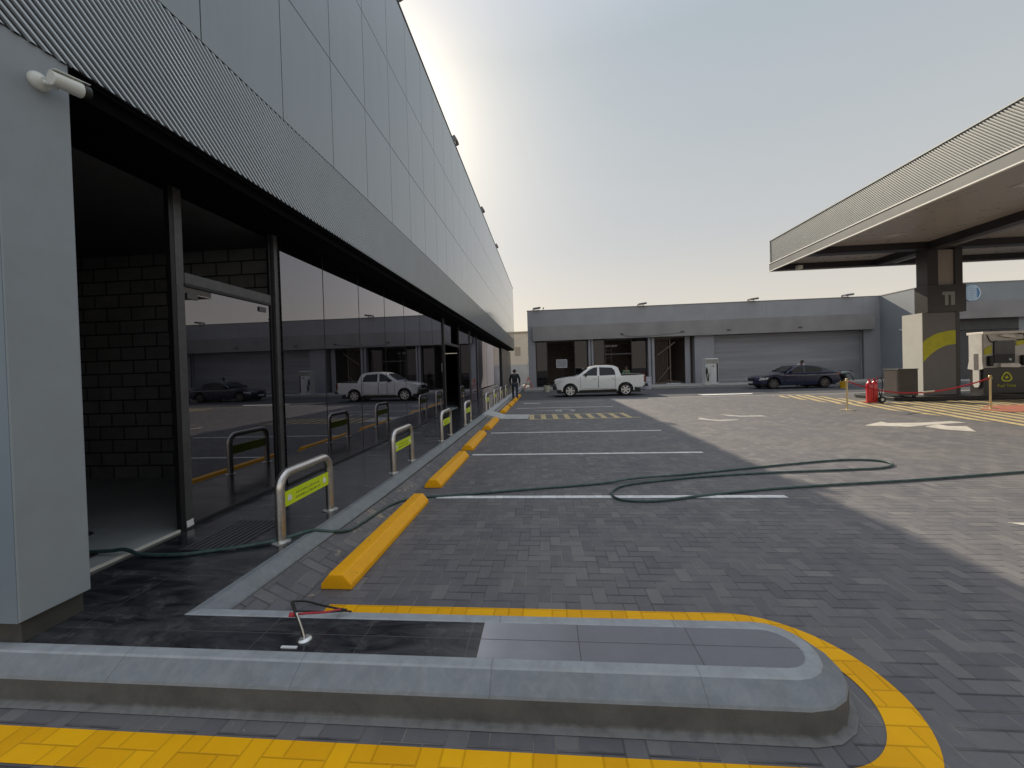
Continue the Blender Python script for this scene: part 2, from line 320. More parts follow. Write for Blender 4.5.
# ------------------------------------------------------------------ mesh helpers
def tag(o, label=None, cat=None, group=None, kind=None):
    if label: o['label'] = label
    if cat: o['category'] = cat
    if group: o['group'] = group
    if kind: o['kind'] = kind
    return o
def thing(name, label, cat, loc=(0, 0, 0), rz=0, group=None):
    o = bpy.data.objects.new(name, None); COL.objects.link(o)
    o.empty_display_size = .2
    o.location = loc; o.rotation_euler = (0, 0, rz)
    return tag(o, label, cat, group)
class MB:
    def __init__(s): s.bm = bmesh.new()
    def face(s, pts):
        try: return s.bm.faces.new([s.bm.verts.new(p) for p in pts])
        except ValueError: return None
    def box(s, a, b, rot=None, piv=None):
        x0, y0, z0 = a; x1, y1, z1 = b
        v = [s.bm.verts.new(p) for p in [(x0, y0, z0), (x1, y0, z0), (x1, y1, z0), (x0, y1, z0), (x0, y0, z1), (x1, y0, z1), (x1, y1, z1), (x0, y1, z1)]]
        for f in [(3, 2, 1, 0), (4, 5, 6, 7), (0, 1, 5, 4), (1, 2, 6, 5), (2, 3, 7, 6), (3, 0, 4, 7)]:
            s.bm.faces.new([v[i] for i in f])
        if rot is not None:
            pv = Vector(piv) if piv else Vector(((x0 + x1) / 2, (y0 + y1) / 2, (z0 + z1) / 2))
            for q in v: q.co = rot @ (q.co - pv) + pv
        return s
    def prism(s, poly, h0, h1, ax='z'):
        """polygon in the plane square to ax, extruded from h0 to h1"""
        def P(a, b, h): return {'z': (a, b, h), 'y': (a, h, b), 'x': (h, a, b)}[ax]
        A = [s.bm.verts.new(P(a, b, h0)) for a, b in poly]; B = [s.bm.verts.new(P(a, b, h1)) for a, b in poly]
        n = len(poly)
        s.bm.faces.new(A[::-1]); s.bm.faces.new(B)
        for i in range(n): s.bm.faces.new([A[i], A[(i + 1) % n], B[(i + 1) % n], B[i]])
        return s
    def cyl(s, p0, p1, r0, r1=None, n=20, caps=True):
        r1 = r0 if r1 is None else r1
        p0, p1 = Vector(p0), Vector(p1); d = (p1 - p0).normalized()
        u = d.orthogonal().normalized(); w = d.cross(u)
        A = [s.bm.verts.new(p0 + (u * math.cos(2 * math.pi * i / n) + w * math.sin(2 * math.pi * i / n)) * r0) for i in range(n)]
        B = [s.bm.verts.new(p1 + (u * math.cos(2 * math.pi * i / n) + w * math.sin(2 * math.pi * i / n)) * r1) for i in range(n)]
        for i in range(n): s.bm.faces.new([A[i], A[(i + 1) % n], B[(i + 1) % n], B[i]])
        if caps: s.bm.faces.new(A[::-1]); s.bm.faces.new(B)
        return s
    def tube(s, pts, r, n=10, smooth=6):
        P = [Vector(p) for p in pts]
        if smooth:
            Q = []
            for i in range(len(P) - 1):
                a = P[max(i - 1, 0)]; b = P[i]; c = P[i + 1]; d = P[min(i + 2, len(P) - 1)]
                for k in range(smooth):
                    t = k / smooth
                    Q.append(.5 * ((2 * b) + (c - a) * t + (2 * a - 5 * b + 4 * c - d) * t * t + (3 * b - a - 3 * c + d) * t ** 3))
            Q.append(P[-1]); P = Q
        rings = []; up = Vector((0, 0, 1)); prev = None
        for i, p in enumerate(P):
            d = (P[min(i + 1, len(P) - 1)] - P[max(i - 1, 0)]).normalized()
            if prev is None: u = d.orthogonal().normalized()
            else: u = (prev - d * prev.dot(d)).normalized()
            prev = u; w = d.cross(u)
            rings.append([s.bm.verts.new(p + (u * math.cos(2 * math.pi * k / n) + w * math.sin(2 * math.pi * k / n)) * r) for k in range(n)])
        for a, b in zip(rings, rings[1:]):
            for k in range(n): s.bm.faces.new([a[k], a[(k + 1) % n], b[(k + 1) % n], b[k]])
        s.bm.faces.new(rings[0][::-1]); s.bm.faces.new(rings[-1])
        return s
    def lathe(s, prof, n=24, c=(0, 0)):
        rings = []
        for r, z in prof:
            rings.append([s.bm.verts.new((c[0] + r * math.cos(2 * math.pi * k / n), c[1] + r * math.sin(2 * math.pi * k / n), z)) for k in range(n)])
        for a, b in zip(rings, rings[1:]):
            for k in range(n): s.bm.faces.new([a[k], a[(k + 1) % n], b[(k + 1) % n], b[k]])
        s.bm.faces.new(rings[0][::-1]); s.bm.faces.new(rings[-1]); return s
    def build(s, name, m, parent=None, smooth=False, bevel=0, seg=2, angle=35, recalc=True):
        if recalc: bmesh.ops.recalc_face_normals(s.bm, faces=s.bm.faces)
        me = bpy.data.meshes.new(name); s.bm.to_mesh(me); s.bm.free()
        ms = m if isinstance(m, (list, tuple)) else [m]
        for q in ms: me.materials.append(MATS[q])
        o = bpy.data.objects.new(name, me); COL.objects.link(o)
        if parent: o.parent = parent
        if smooth:
            for p in me.polygons: p.use_smooth = True
            if smooth != 'all':
                e = me; e.set_sharp_from_angle(angle=R(angle))
        if bevel:
            b = o.modifiers.new('bevel', 'BEVEL'); b.width = bevel; b.segments = seg; b.limit_method = 'ANGLE'; b.angle_limit = R(30); b.harden_normals = False
        return o
def struct(o, ): o['kind'] = 'structure'; return o
def copy_tree(o, parent=None):
    c = o.copy(); COL.objects.link(c)
    if parent: c.parent = parent
    for ch in list(o.children): copy_tree(ch, c)
    return c
def text_mesh(name, s, size, m, parent, loc, rot, extrude=.004, bold=0., align='CENTER'):
    cu = bpy.data.curves.new(name, 'FONT'); cu.body = s; cu.size = size; cu.extrude = extrude; cu.align_x = align; cu.align_y = 'CENTER'; cu.offset = bold
    t = bpy.data.objects.new(name, cu); COL.objects.link(t)
    dg = bpy.context.evaluated_depsgraph_get(); me = bpy.data.meshes.new_from_object(t.evaluated_get(dg))
    bpy.data.objects.remove(t)
    me.materials.clear(); me.materials.append(MATS[m])
    o = bpy.data.objects.new(name, me); COL.objects.link(o); o.parent = parent; o.location = loc; o.rotation_euler = rot
    return o

# ------------------------------------------------------------------ camera
cam_d = bpy.data.cameras.new('camera'); cam = bpy.data.objects.new('camera', cam_d); COL.objects.link(cam)
f_px = 390.; roll = R(1.72)
u_ = 545 - 512.; v_ = -(369 - 375.)
c_, s_ = math.cos(roll), math.sin(roll)
R0, R1 = u_ * c_ + v_ * s_, -u_ * s_ + v_ * c_
pt = math.atan2(R1, f_px); yw = math.atan(R0 / f_px * math.cos(pt))
fw = Vector((-math.sin(yw) * math.cos(pt), math.cos(yw) * math.cos(pt), -math.sin(pt)))
r0 = Vector((math.cos(yw), math.sin(yw), 0)); u0 = r0.cross(fw)
ix = r0 * c_ - u0 * s_; iu = r0 * s_ + u0 * c_
mx = Matrix((ix, iu, -fw)).transposed().to_4x4(); mx.translation = (0, 0, 1.68)
cam.matrix_world = mx
cam_d.sensor_width = 36; cam_d.lens = f_px / 1024 * 36; cam_d.shift_y = -9 / 1024
cam_d.clip_start = .05; cam_d.clip_end = 3000
scene.camera = cam

# ------------------------------------------------------------------ light
S = Vector((-.651, 1.47, 1.)).normalized()
sun_d = bpy.data.lights.new('sun', 'SUN'); sun_d.energy = 5.0; sun_d.angle = R(.55); sun_d.color = (1., .87, .69)
sun = bpy.data.objects.new('sun', sun_d); COL.objects.link(sun); sun.rotation_euler = S.to_track_quat('Z', 'Y').to_euler(); sun.location = (-20, 40, 30)
w = bpy.data.worlds.new('World'); scene.world = w; w.use_nodes = True; nt = w.node_tree
bg = nt.nodes['Background']
sky = nt.nodes.new('ShaderNodeTexSky'); sky.sky_type = 'NISHITA'; sky.sun_disc = False
sky.sun_elevation = math.asin(S.z); sky.sun_rotation = math.atan2(S.x, S.y)
sky.air_density = 1.0; sky.dust_density = 4.0; sky.ozone_density = 1.5; sky.altitude = 50
# desert haze: pale band at the horizon, soft glow round the sun, on top of the physical sky
tc = nt.nodes.new('ShaderNodeTexCoord'); sx = nt.nodes.new('ShaderNodeSeparateXYZ'); nt.links.new(tc.outputs['Generated'], sx.inputs[0])
el = mth(nt, 'MAXIMUM', sx.outputs[2], 0.)
hz = ramp(nt, el, [(0., (7.6, 6.75, 5.5)), (.10, (7.1, 6.5, 5.6)), (.28, (5.4, 5.5, 5.45)), (.62, (4.1, 4.68, 5.05)), (.80, (5.6, 6.1, 7.1)), (1., (8.6, 9.0, 10.2))])  # upper stops, above the view, brightened to lift the shaded areas
back = mth(nt, 'MULTIPLY_ADD', mth(nt, 'MULTIPLY_ADD', sx.outputs[1], -1., .25, clamp=True), .25, 1.)  # added brightening of the unseen sky behind the camera
hz = mixc(nt, 1., hz, nt.nodes.new('ShaderNodeCombineColor').outputs[0], 'MULTIPLY')
cc_ = [n for n in nt.nodes if n.type == 'COMBINE_COLOR'][0]
for q_ in range(3): nt.links.new(back, cc_.inputs[q_])
dp = nt.nodes.new('ShaderNodeVectorMath'); dp.operation = 'DOT_PRODUCT'; nt.links.new(tc.outputs['Generated'], dp.inputs[0]); dp.inputs[1].default_value = S
glow = mth(nt, 'POWER', mth(nt, 'MAXIMUM', dp.outputs['Value'], 0.), 22.)
glow2 = mth(nt, 'POWER', mth(nt, 'MAXIMUM', dp.outputs['Value'], 0.), 120.)
gl = mixc(nt, 1., mixc(nt, glow, (0., 0., 0.), (1.9, 1.45, .9)), mixc(nt, glow2, (0., 0., 0.), (12., 9.6, 6.4)), 'ADD')
mixed = mixc(nt, .90, sky.outputs[0], hz)
mpc = nt.nodes.new('ShaderNodeMapping'); mpc.inputs['Scale'].default_value = (1.2, 1.2, 4.5); nt.links.new(tc.outputs['Generated'], mpc.inputs[0])
hzn = ramp(nt, noise(nt, 1.6, 5, .6, vec=mpc.outputs[0], dist=.6), [(.30, (.99, .99, .992)), (.70, (1.012, 1.01, 1.008))])
tot = mixc(nt, 1., mixc(nt, 1., mixed, hzn, 'MULTIPLY'), gl, 'ADD')
nt.links.new(tot, bg.inputs[0]); bg.inputs[1].default_value = .11
scene.view_settings.view_transform = 'Standard'; scene.view_settings.look = 'None'; scene.view_settings.exposure = 0; scene.view_settings.gamma = 1
scene.cycles.max_bounces = 8; scene.cycles.transparent_max_bounces = 12
try: scene.cycles.use_denoising = True
except Exception: pass

# ------------------------------------------------------------------ ground
g = MB(); g.face([(-700, -300, 0), (700, -300, 0), (700, 1500, 0), (-700, 1500, 0)]); struct(g.build('ground', 'pavers'))
g = MB(); g.face([(-14, 21.2, .004), (90, 21.2, .004), (90, 75, .004), (-14, 75, .004)]); struct(g.build('road', 'asphalt'))
g = MB(); g.face([(3.4, 20.95, .004), (60, 20.95, .004), (60, 21.2, .004), (3.4, 21.2, .004)]); struct(g.build('road_edge_strip', 'concrete'))

def strip(name, x0, x1, y0, y1, m, z=.004):
    g = MB(); g.face([(x0, y0, z), (x1, y0, z), (x1, y1, z), (x0, y1, z)]); return struct(g.build(name, m))
for y in (5.11, 7.70, 10.37):
    strip('parking_line', -1.50, 2.95, y - .05, y + .05, 'white_paint')
strip('parking_line', -1.3, 2.85, 16.82, 16.92, 'white_paint')
strip('parking_line', -1.3, 2.9, 19.75, 19.86, 'worn_white')
# yellow hatched crossing band beside the ramp
g = MB(); x = -.5
g.face([(-.57, 13.02, .004), (3.1, 13.02, .004), (3.1, 13.12, .004), (-.57, 13.12, .004)])
g.face([(-.57, 14.36, .004), (2.8, 14.36, .004), (2.8, 14.46, .004), (-.57, 14.46, .004)])
for k in range(9):
    xx = -.57 + k * .405
    g.face([(xx, 13.121, .004), (xx + .17, 13.121, .004), (xx + .17 - .05, 14.359, .004), (xx - .05, 14.359, .004)])
struct(g.build('crossing_marking', 'cream_paint'))
# wheelchair mark in the bay beyond
g = MB()
for k in range(14):
    a0, a1 = R(-60 + k * 20), R(-60 + (k + 1) * 20)
    g.face([(.75 + .42 * math.cos(a0), 15.7 + .5 * math.sin(a0), .004), (.75 + .42 * math.cos(a1), 15.7 + .5 * math.sin(a1), .004), (.75 + .28 * math.cos(a1), 15.7 + .34 * math.sin(a1), .004), (.75 + .28 * math.cos(a0), 15.7 + .34 * math.sin(a0), .004)])
g.face([(-.5, 15.66, .004), (.3, 15.66, .004), (.3, 15.8, .004), (-.5, 15.8, .004)])
g.face([(.5, 15.3, .004), (.62, 15.3, .004), (.62, 16.1, .004), (.5, 16.1, .004)])
struct(g.build('accessible_bay_marking', 'worn_white'))
strip('bay_marking', -1.1, -.3, 19.1, 19.3, 'white_paint')
# arrows
g = MB(); Z = .004
g.face([(x, y, Z) for x, y in [(8.11, 10.66), (8.93, 11.22), (8.86, 10.96), (9.61, 10.91), (10.53, 11.1), (10.58, 10.78), (9.78, 10.64), (9.3, 10.46), (8.84, 10.29), (8.44, 10.45), (8.06, 10.57)]])
g.face([(x, y, Z) for x, y in [(9.25, 10.35), (9.77, 10.63), (9.71, 10.3), (10.06, 10.25), (9.5, 9.48), (9.36, 9.6), (9.17, 9.82), (9.16, 10.25)]])
struct(g.build('road_arrow_marking', 'dusty_white', recalc=False))
g = MB()
g.face([(4.60, 12.35, Z), (4.9, 12.0, Z), (5.1, 11.85, Z), (5.70, 12.03, Z), (5.66, 12.18, Z), (5.15, 12.15, Z), (4.95, 12.3, Z), (4.82, 12.75, Z)])
g.face([(5.72, 13.45, Z), (5.80, 12.95, Z), (6.10, 12.75, Z), (6.85, 12.70, Z), (6.8, 13.0, Z), (6.2, 12.98, Z), (6.0, 13.2, Z)])
struct(g.build('turn_arrow_marking', 'worn_white', recalc=False))
g = MB(); g.face([(4.57, 4.29, Z), (4.75, 4.12, Z), (5.5, 3.9, Z), (5.6, 4.1, Z), (5.2, 4.28, Z)]); g.face([(5.2, 4.28, Z), (5.6, 4.1, Z), (7.2, 4.15, Z), (7.2, 4.3, Z)])
struct(g.build('lane_arrow_marking', 'dusty_white', recalc=False))
g = MB(); g.face([(8.5, 21.9, .008), (11.0, 22.0, .008), (11.4, 22.5, .008), (8.4, 22.5, .008)]); struct(g.build('road_mark_patch', 'white_paint'))
# yellow diagonal hatching round the pump island
g = MB()
def clip(poly, axis, val, keep_gt):
    out = []
    for i in range(len(poly)):
        a, b = poly[i], poly[(i + 1) % len(poly)]
        ia = (a[axis] >= val) == keep_gt; ib = (b[axis] >= val) == keep_gt
        if ia: out.append(a)
        if ia != ib:
            t = (val - a[axis]) / (b[axis] - a[axis]); out.append(tuple(a[k] + (b[k] - a[k]) * t for k in range(2)))
    return out
def hatch(x0, x1, y0, y1, wd=.20, gap=.40):
    k = x0 - (y1 - y0)
    s = 3.
    while k < x1 + (y1 - y0):
        p = [(k, y0), (k + wd, y0), (k + wd + (y1 - y0) / s, y1), (k + (y1 - y0) / s, y1)]
        p = clip(p, 0, x0, True)
        if len(p) > 2: p = clip(p, 0, x1, False)
        if len(p) > 2: g.face([(a, b, Z) for a, b in p])
        k += gap
hatch(11.2, 26, 9.0, 16.2); hatch(11.2, 12.9, 16.2, 20.5)
struct(g.build('yellow_hatching', 'cream_paint', recalc=False))

# kerb + walkway: inner line of the kerb, swept profile
def arc(cx, cy, r, a0, a1, n): return [(cx + r * math.cos(R(a0 + (a1 - a0) * i / n)), cy + r * math.sin(R(a0 + (a1 - a0) * i / n))) for i in range(n + 1)]
def offset_line(off):
    r = .14 + off
    p = [(-25, 2.11 - r)] + arc(1.13, 2.11, r, -90, 90, 9) + [(-2.31 + off, 2.11 + r), (-2.24 + off, 5.0), (-2.21 + off, 8.0), (-2.19 + off, 13.1)]
    return p
lines = [(0, .2), (.008, .204), (.060, .204), (.070, .196), (.158, .140), (.165, .128), (.165, .012), (.20, .0045)]
def kerb_mesh(lo, hi, name, m):
    g = MB(); rows = []
    for off, z in lines[lo:hi]: rows.append([g.bm.verts.new((x, y, z)) for x, y in offset_line(off)])
    for a, b in zip(rows, rows[1:]):
        for i in range(len(a) - 1): g.bm.faces.new([a[i], b[i], b[i + 1], a[i + 1]])
    o = g.build(name, m, smooth=True, angle=12); return struct(o)
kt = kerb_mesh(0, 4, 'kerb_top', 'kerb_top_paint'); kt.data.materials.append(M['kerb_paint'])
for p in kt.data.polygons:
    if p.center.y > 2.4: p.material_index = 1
ks = kerb_mesh(3, 6, 'kerb_slope', 'kerb_paint'); ks.data.materials.append(M['kerb_side_lit'])
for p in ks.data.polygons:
    if p.normal.x > .3 and p.center.x < -2: p.material_index = 1  # slope towards the yard takes the painted-in light
ks0 = ks; kerb_mesh(5, 8, 'kerb_face', 'raw_kerb_face')
g = MB(); rows = []
for x, z in ((-2.146, .124), (-2.05, .080), (-1.96, .036), (-1.88, .0042)): rows.append([g.bm.verts.new((x + dx_, y, z)) for dx_, y in ((0, 2.416), (.03, 5.0), (.04, 8.0), (.05, 13.15))])
for a, b in zip(rows, rows[1:]):
    for i in range(3): g.bm.faces.new([a[i], b[i], b[i + 1], a[i + 1]])
struct(g.build('paved_margin', 'pavers', smooth='all'))
# the rest of the walkway kerb, beyond the ramp
g = MB(); rows = []
for off, z in lines: rows.append([g.bm.verts.new((-2.19 + off, y, z)) for y in (13.1, 40)])
for a, b in zip(rows, rows[1:]): g.bm.faces.new([a[0], b[0], b[1], a[1]])
struct(g.build('kerb_beyond_ramp', 'kerb_side_lit'))
g = MB()
poly = [(-25, 1.97)] + arc(1.13, 2.11, .14, -90, 90, 9) + [(-2.31, 2.25), (-2.31, 2.25)]
g.face([(x, y, .2) for x, y in [(-25, 1.97)] + arc(1.13, 2.11, .14, -90, 90, 9) + [(-2.31, 2.25), (-25, 2.25)]])
g.face([(-25, 2.25, .2), (-2.31, 2.25, .2), (-2.24, 5.0, .2), (-2.21, 8.0, .2), (-2.19, 13.1, .2), (-2.19, 40, .2), (-25, 40, .2)])
struct(g.build('walkway', 'granite_tile', recalc=False))
# ramp (pale) from walkway down to the bays
g = MB(); g.prism([(-2.12, .005), (-.62, .005), (-.62, .012), (-1.5, .03), (-2.12, .205)], 13.2, 14.45, 'y'); struct(g.build('access_ramp', 'pale_ramp'))
# yellow line round the island
def ring(off0, off1, name, left_out=-25, back_x=-1.62):
    g = MB(); 
    def L(r): return [(left_out, 2.11 - r)] + arc(1.13, 2.11, r, -90, 90, 40) + [(back_x, 2.11 + r)]
    A, B = L(off0), L(off1)
    a = [g.bm.verts.new((x, y, .004)) for x, y in A]; b = [g.bm.verts.new((x, y, .004)) for x, y in B]
    for i in range(len(a) - 1): g.bm.faces.new([a[i], b[i], b[i + 1], a[i + 1]])
    return struct(g.build(name, 'yellow_paint'))
ring(.43, .60, 'yellow_kerb_line')

# ------------------------------------------------------------------ main building (left)
XF = -2.98; YE = 39.
bld = thing('commercial_building', 'long grey clad building with ribbed band and dark glazed shopfront on the left', 'building', (-3.6, 2, 0))
def BP(name, mb, m, **k):
    o = mb.build(name, m, **k); o.parent = bld; o.matrix_parent_inverse = Matrix.Translation((3.6, -2, 0)); return o
ys = [1.94] + [3.29 + 1.1 * i for i in range(-1, 33)]
ys = [1.94, 2.19] + [3.29 + 1.1 * i for i in range(0, 33)]
ys = [y for y in ys if y < YE - .3] + [YE]
zs = [4.70, 6.27, 7.97, 9.80]
g = MB()
for a, b in zip(ys, ys[1:]):
    for z0, z1 in zip(zs, zs[1:]):
        g.box((XF - .03, a + .006, z0 + .007), (XF, b - .006, z1 - .007))
BP('wall_cladding', g, 'cladding', bevel=.0)
g = MB(); g.box((XF - .3, 1.95, 4.68), (XF - .05, YE - .01, 9.78)); g.box((-16, 1.95, 3.72), (XF - .3, YE - .01, 9.75)); BP('wall', g, 'rib_dark')
g = MB(); g.box((XF - .32, 1.93, 9.80), (XF + .015, YE + .01, 9.84)); BP('parapet_coping', g, 'frame_grey')
g = MB(); g.box((-16, 1.925, 3.72), (XF - .005, 1.949, 9.79)); BP('side_wall', g, 'cladding')
def ribs(mbk, plane, out, y0, y1, z0, z1, slope, pitch, bar, depth):
    """diagonal corrugation standing out of a plane x=const; slope = dz/dy"""
    h = z1 - z0; dy = pitch / abs(math.sin(math.atan(slope))); k = y0 - abs(h / slope) - dy
    wy = bar * dy
    while k < y1 + abs(h / slope):
        def par(a, b):
            return [(k + a, z0), (k + b, z0), (k + b + h / slope, z1), (k + a + h / slope, z1)]
        e = .18 * wy
        for (a, b, da, db) in ((0, e, 0, 1), (e, wy - e, 1, 1), (wy - e, wy, 1, 0)):
            p = [(q[0], q[1]) for q in par(a, b)]
            # depth as linear function across the bar
            def dep(y, z):
                t = (y - (z - z0) / slope - k - a) / (b - a); return (da + (db - da) * t) * depth
            p = clip(p, 0, y0, True)
            if len(p) > 2: p = clip(p, 0, y1, False)
            if len(p) > 2: mbk.face([(plane + out * dep(y, z), y, z) for y, z in p])
        k += dy
g = MB(); ribs(g, XF - .018, 1, 1.95, YE, 3.715, 4.70, -.80, .0452, .52, .016); o = BP('ribbed_band', g, 'rib_light')
g = MB(); g.box((XF - .08, 1.95, 3.716), (XF - .019, YE, 4.699)); BP('band_backing', g, 'rib_dark')  # backing coloured dark to paint the shade between the ribs
g = MB(); g.box((XF - .022, 2.30, 3.70), (XF + .003, YE, 3.716)); BP('band_edge', g, 'soffit_black')
g = MB(); g.box((-4.2, 2.0, 3.60), (XF - .081, YE, 3.72)); BP('soffit', g, 'soffit_black')
g = MB(); g.box((-3.72, 2.0, 3.57), (-3.48, YE, 3.60)); BP('head_beam', g, 'soffit_black')
# corner pillar
g = MB(); g.box((-3.7, 1.94, .33), (-3.0, 2.29, 3.72)); o = BP('pillar', g, 'pillar_paint', bevel=.006)
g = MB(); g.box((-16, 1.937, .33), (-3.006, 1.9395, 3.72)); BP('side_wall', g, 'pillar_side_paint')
g = MB(); g.box((-16, 1.97, .2), (-3.035, 2.27, .33)); BP('plinth', g, 'plinth')
# interior
g = MB(); g.box((-16, 2.3, .195), (-3.62, YE, .212)); BP('interior_floor', g, 'int_floor')
g = MB(); g.box((-16, 5.4, .212), (-3.72, 5.6, 3.574)); g.box((-10.2, 2.3, .212), (-10, 5.39, 3.6)); g.box((-9.99, 2.15, .212), (-3.73, 2.3, 3.57)); BP('partition_wall', g, 'block_wall')
g = MB(); g.box((-16, 2.1, 3.575), (-3.73, YE, 3.6)); BP('interior_ceiling', g, 'int_dark')
g = MB(); g.box((-10.2, 5.61, .212), (-10, YE - .2, 3.5)); g.box((-9.99, YE - .25, .212), (-3.8, YE - .05, 3.5)); BP('rear_wall', g, 'int_dark')
g = MB(); g.box((-3.60, 2.29, .2), (-3.58, 3.49, .222)); BP('threshold', g, 'threshold')
# frames
def post(y0, y1, m='frame_dark', x0=-3.66, x1=-3.55, z1=3.575, name='mullion'):
    g = MB(); g.box((x0, y0, .2), (x1, y1, z1)); return BP(name, g, m, bevel=.003)
post(3.49, 3.535, 'frame_dark', -3.62, -3.57); post(3.54, 3.625, 'frame_grey', -3.61, -3.57)
post(4.86, 4.91, 'frame_dark', -3.61, -3.575); post(4.915, 4.99, 'frame_grey', -3.58, -3.54)
post(13.30, 13.38, x0=-3.57, x1=-3.485); post(13.385, 13.46, 'frame_grey', -3.57, -3.475); post(15.75, 15.85, x0=-3.57, x1=-3.485); post(18.15, 18.25, 'frame_grey', -3.57, -3.475); post(20.0, 20.1, x0=-3.57, x1=-3.485)
g = MB(); g.box((-3.62, 3.627, 2.645), (-3.565, 4.858, 2.755)); BP('transom', g, 'frame_grey', bevel=.003)
g = MB(); g.box((-3.64, 3.622, 2.62), (-3.56, 4.858, 2.643)); BP('transom_seal', g, 'frame_dark')
g = MB(); g.box((-3.57, 13.462, 2.66), (-3.485, 15.748, 2.75)); BP('transom', g, 'frame_grey')
g = MB(); g.box((-3.64, 3.622, .2), (-3.57, 4.858, .235)); g.box((-3.56, 4.992, .2), (-3.50, 13.298, .23)); g.box((-3.56, 15.852, .2), (-3.50, 31.0, .23)); BP('sill_rail', g, 'frame_dark')
def pane(y0, y1, z0, z1, name='window_pane', x=-3.6):
    g = MB(); g.face([(x, y0, z0), (x, y1, z0), (x, y1, z1), (x, y0, z1)]); return BP(name, g, 'dark_glass', recalc=False)
GX = -3.52
pane(3.63, 4.85, .236, 2.62, 'door_glass', -3.59)
for a, b in ((5.0, 6.01), (6.02, 7.21), (7.22, 8.42), (8.43, 9.62), (9.63, 10.86), (10.87, 12.08), (12.09, 13.29)): pane(a, b, .231, 3.585, x=GX)
pane(13.47, 14.55, 2.751, 3.575, x=GX)
for a, b in ((15.86, 18.14), (18.26, 19.98), (20.12, 23.5), (23.51, 27.2), (27.21, 30.9)): pane(a, b, .231, 3.585, x=GX)
for y in (6.015, 7.215, 8.425, 9.625, 10.865, 12.085, 23.505, 27.205):
    g = MB(); g.box((GX - .006, y - .005, .231), (GX + .004, y + .005, 3.575)); BP('glass_joint', g, 'frame_dark')
for (y, z) in ((3.72, 2.53), (4.72, 2.55)):
    g = MB(); g.box((-3.585, y - .06, z - .03), (-3.575, y + .06, z + .03)); BP('door_fitting', g, 'frame_grey')
g = MB(); g.box((-3.568, 3.545, .22), (-3.565, 3.62, .285), Matrix.Rotation(.08, 3, 'X')); BP('tape_patch', g, 'sticker_white')
g = MB(); g.box((-3.596, 4.70, 2.575), (-3.593, 4.82, 2.625)); BP('label_sticker', g, 'sticker_white')
# dark end pier
g = MB(); g.box((-3.9, 31.01, .2), (-3.43, YE - .02, 3.455)); BP('end_pier', g, 'rib_dark')
g = MB()
for a, b in ((31.01, 34.9), (35.0, 38.95)): g.box((-3.429, a, .25), (-3.41, b, 3.45))
BP('pier_panel', g, 'frame_dark')

# roof floodlights
def floodlight(name, label, x, y, z, rz, s=1., group='floodlights along the roof edge of the left building'):
    t = thing(name, label, 'floodlight', (x, y, z), rz, group)
    g = MB(); rt = Matrix.Rotation(R(-28), 3, 'Y'); g.box((-.02 * s, -.17 * s, .13 * s), (.10 * s, .17 * s, .40 * s), rt); g.build('housing', 'flood_grey', t, bevel=.01)
    g = MB(); g.box((.105 * s, -.15 * s, .15 * s), (.112 * s, .15 * s, .38 * s), rt, (.04 * s, 0, .265 * s)); g.build('lens', 'flood_glass', t)
    g = MB(); g.box((-.03 * s, -.20 * s, 0), (.03 * s, -.18 * s, .28 * s)); g.box((-.03 * s, .18 * s, 0), (.03 * s, .20 * s, .28 * s)); g.box((-.04 * s, -.2 * s, -.012), (.04 * s, .2 * s, .01)); g.build('bracket', 'flood_grey', t)
    return t
for y, lb in ((8.45, 'floodlight on the left roof edge, nearest one, cut by the top of the photo'), (14.1, 'floodlight on the left roof edge, second from the camera'), (20.3, 'floodlight on the left roof edge, third from the camera'), (26.3, 'small floodlight on the left roof edge, farthest from the camera')):
    floodlight('floodlight', lb, XF - .06, y, 9.853, 0, .9)

# security camera on pillar
t = thing('security_camera', 'white bullet security camera mounted on the grey corner pillar', 'camera', (-2.999, 2.13, 3.505))
g = MB(); rt = Matrix.Rotation(R(90), 4, 'Y')
g.lathe([(.052, 0), (.052, .016), (.046, .026), (.030, .040), (.020, .048)], 28)
bmesh.ops.transform(g.bm, matrix=rt, verts=g.bm.verts); g.build('mount', 'white_plastic', t, smooth=True)
g = MB(); g.tube([(.03, 0, 0), (.06, .01, -.012), (.085, .03, -.01), (.095, .05, .005)], .014, 12, 4); g.cyl((.08, .02, -.03), (.08, .035, .02), .02); g.build('arm', 'white_plastic', t, smooth=True)
bd = Vector((.16, .95, .10)).normalized(); p0 = Vector((.115, -.02, .0)); p1 = p0 + bd * .14
g = MB(); g.cyl(p0, p1, .040, .045, 28); o = g.build('body', 'white_plastic', t, smooth=True, bevel=.004)
g = MB(); g.cyl(p1 + bd * .001, p1 + bd * .035, .046, .043, 28); g.build('lens_hood', 'lens_black', t, smooth=True)
g = MB(); sh = Matrix.Identity(3); g.prism([(-.040, 0), (.040, 0), (.036, .006), (-.036, .006)], 0, .17, 'y')
q = Vector((0, 1, 0)).rotation_difference(bd).to_matrix().to_4x4(); q.translation = p0 + Vector((0, 0, .043)); bmesh.ops.transform(g.bm, matrix=q, verts=g.bm.verts)
g.build('sunshield', 'white_plastic', t, bevel=.003)

# drain grate on walkway
t = thing('drain_grate', 'dark slotted floor grate in the black tiles by the glass door', 'grate', (-3.2, 3.12, .2))
g = MB()
for i in range(9): g.box((.03 + .055 * i - .02, 0, .001), (.03 + .055 * i + .012, .62, .012))
g.box((-.01, -.02, .001), (.51, -.001, .014)); g.box((-.01, .621, .001), (.51, .64, .014))
g.build('bars', 'grate_iron', t)
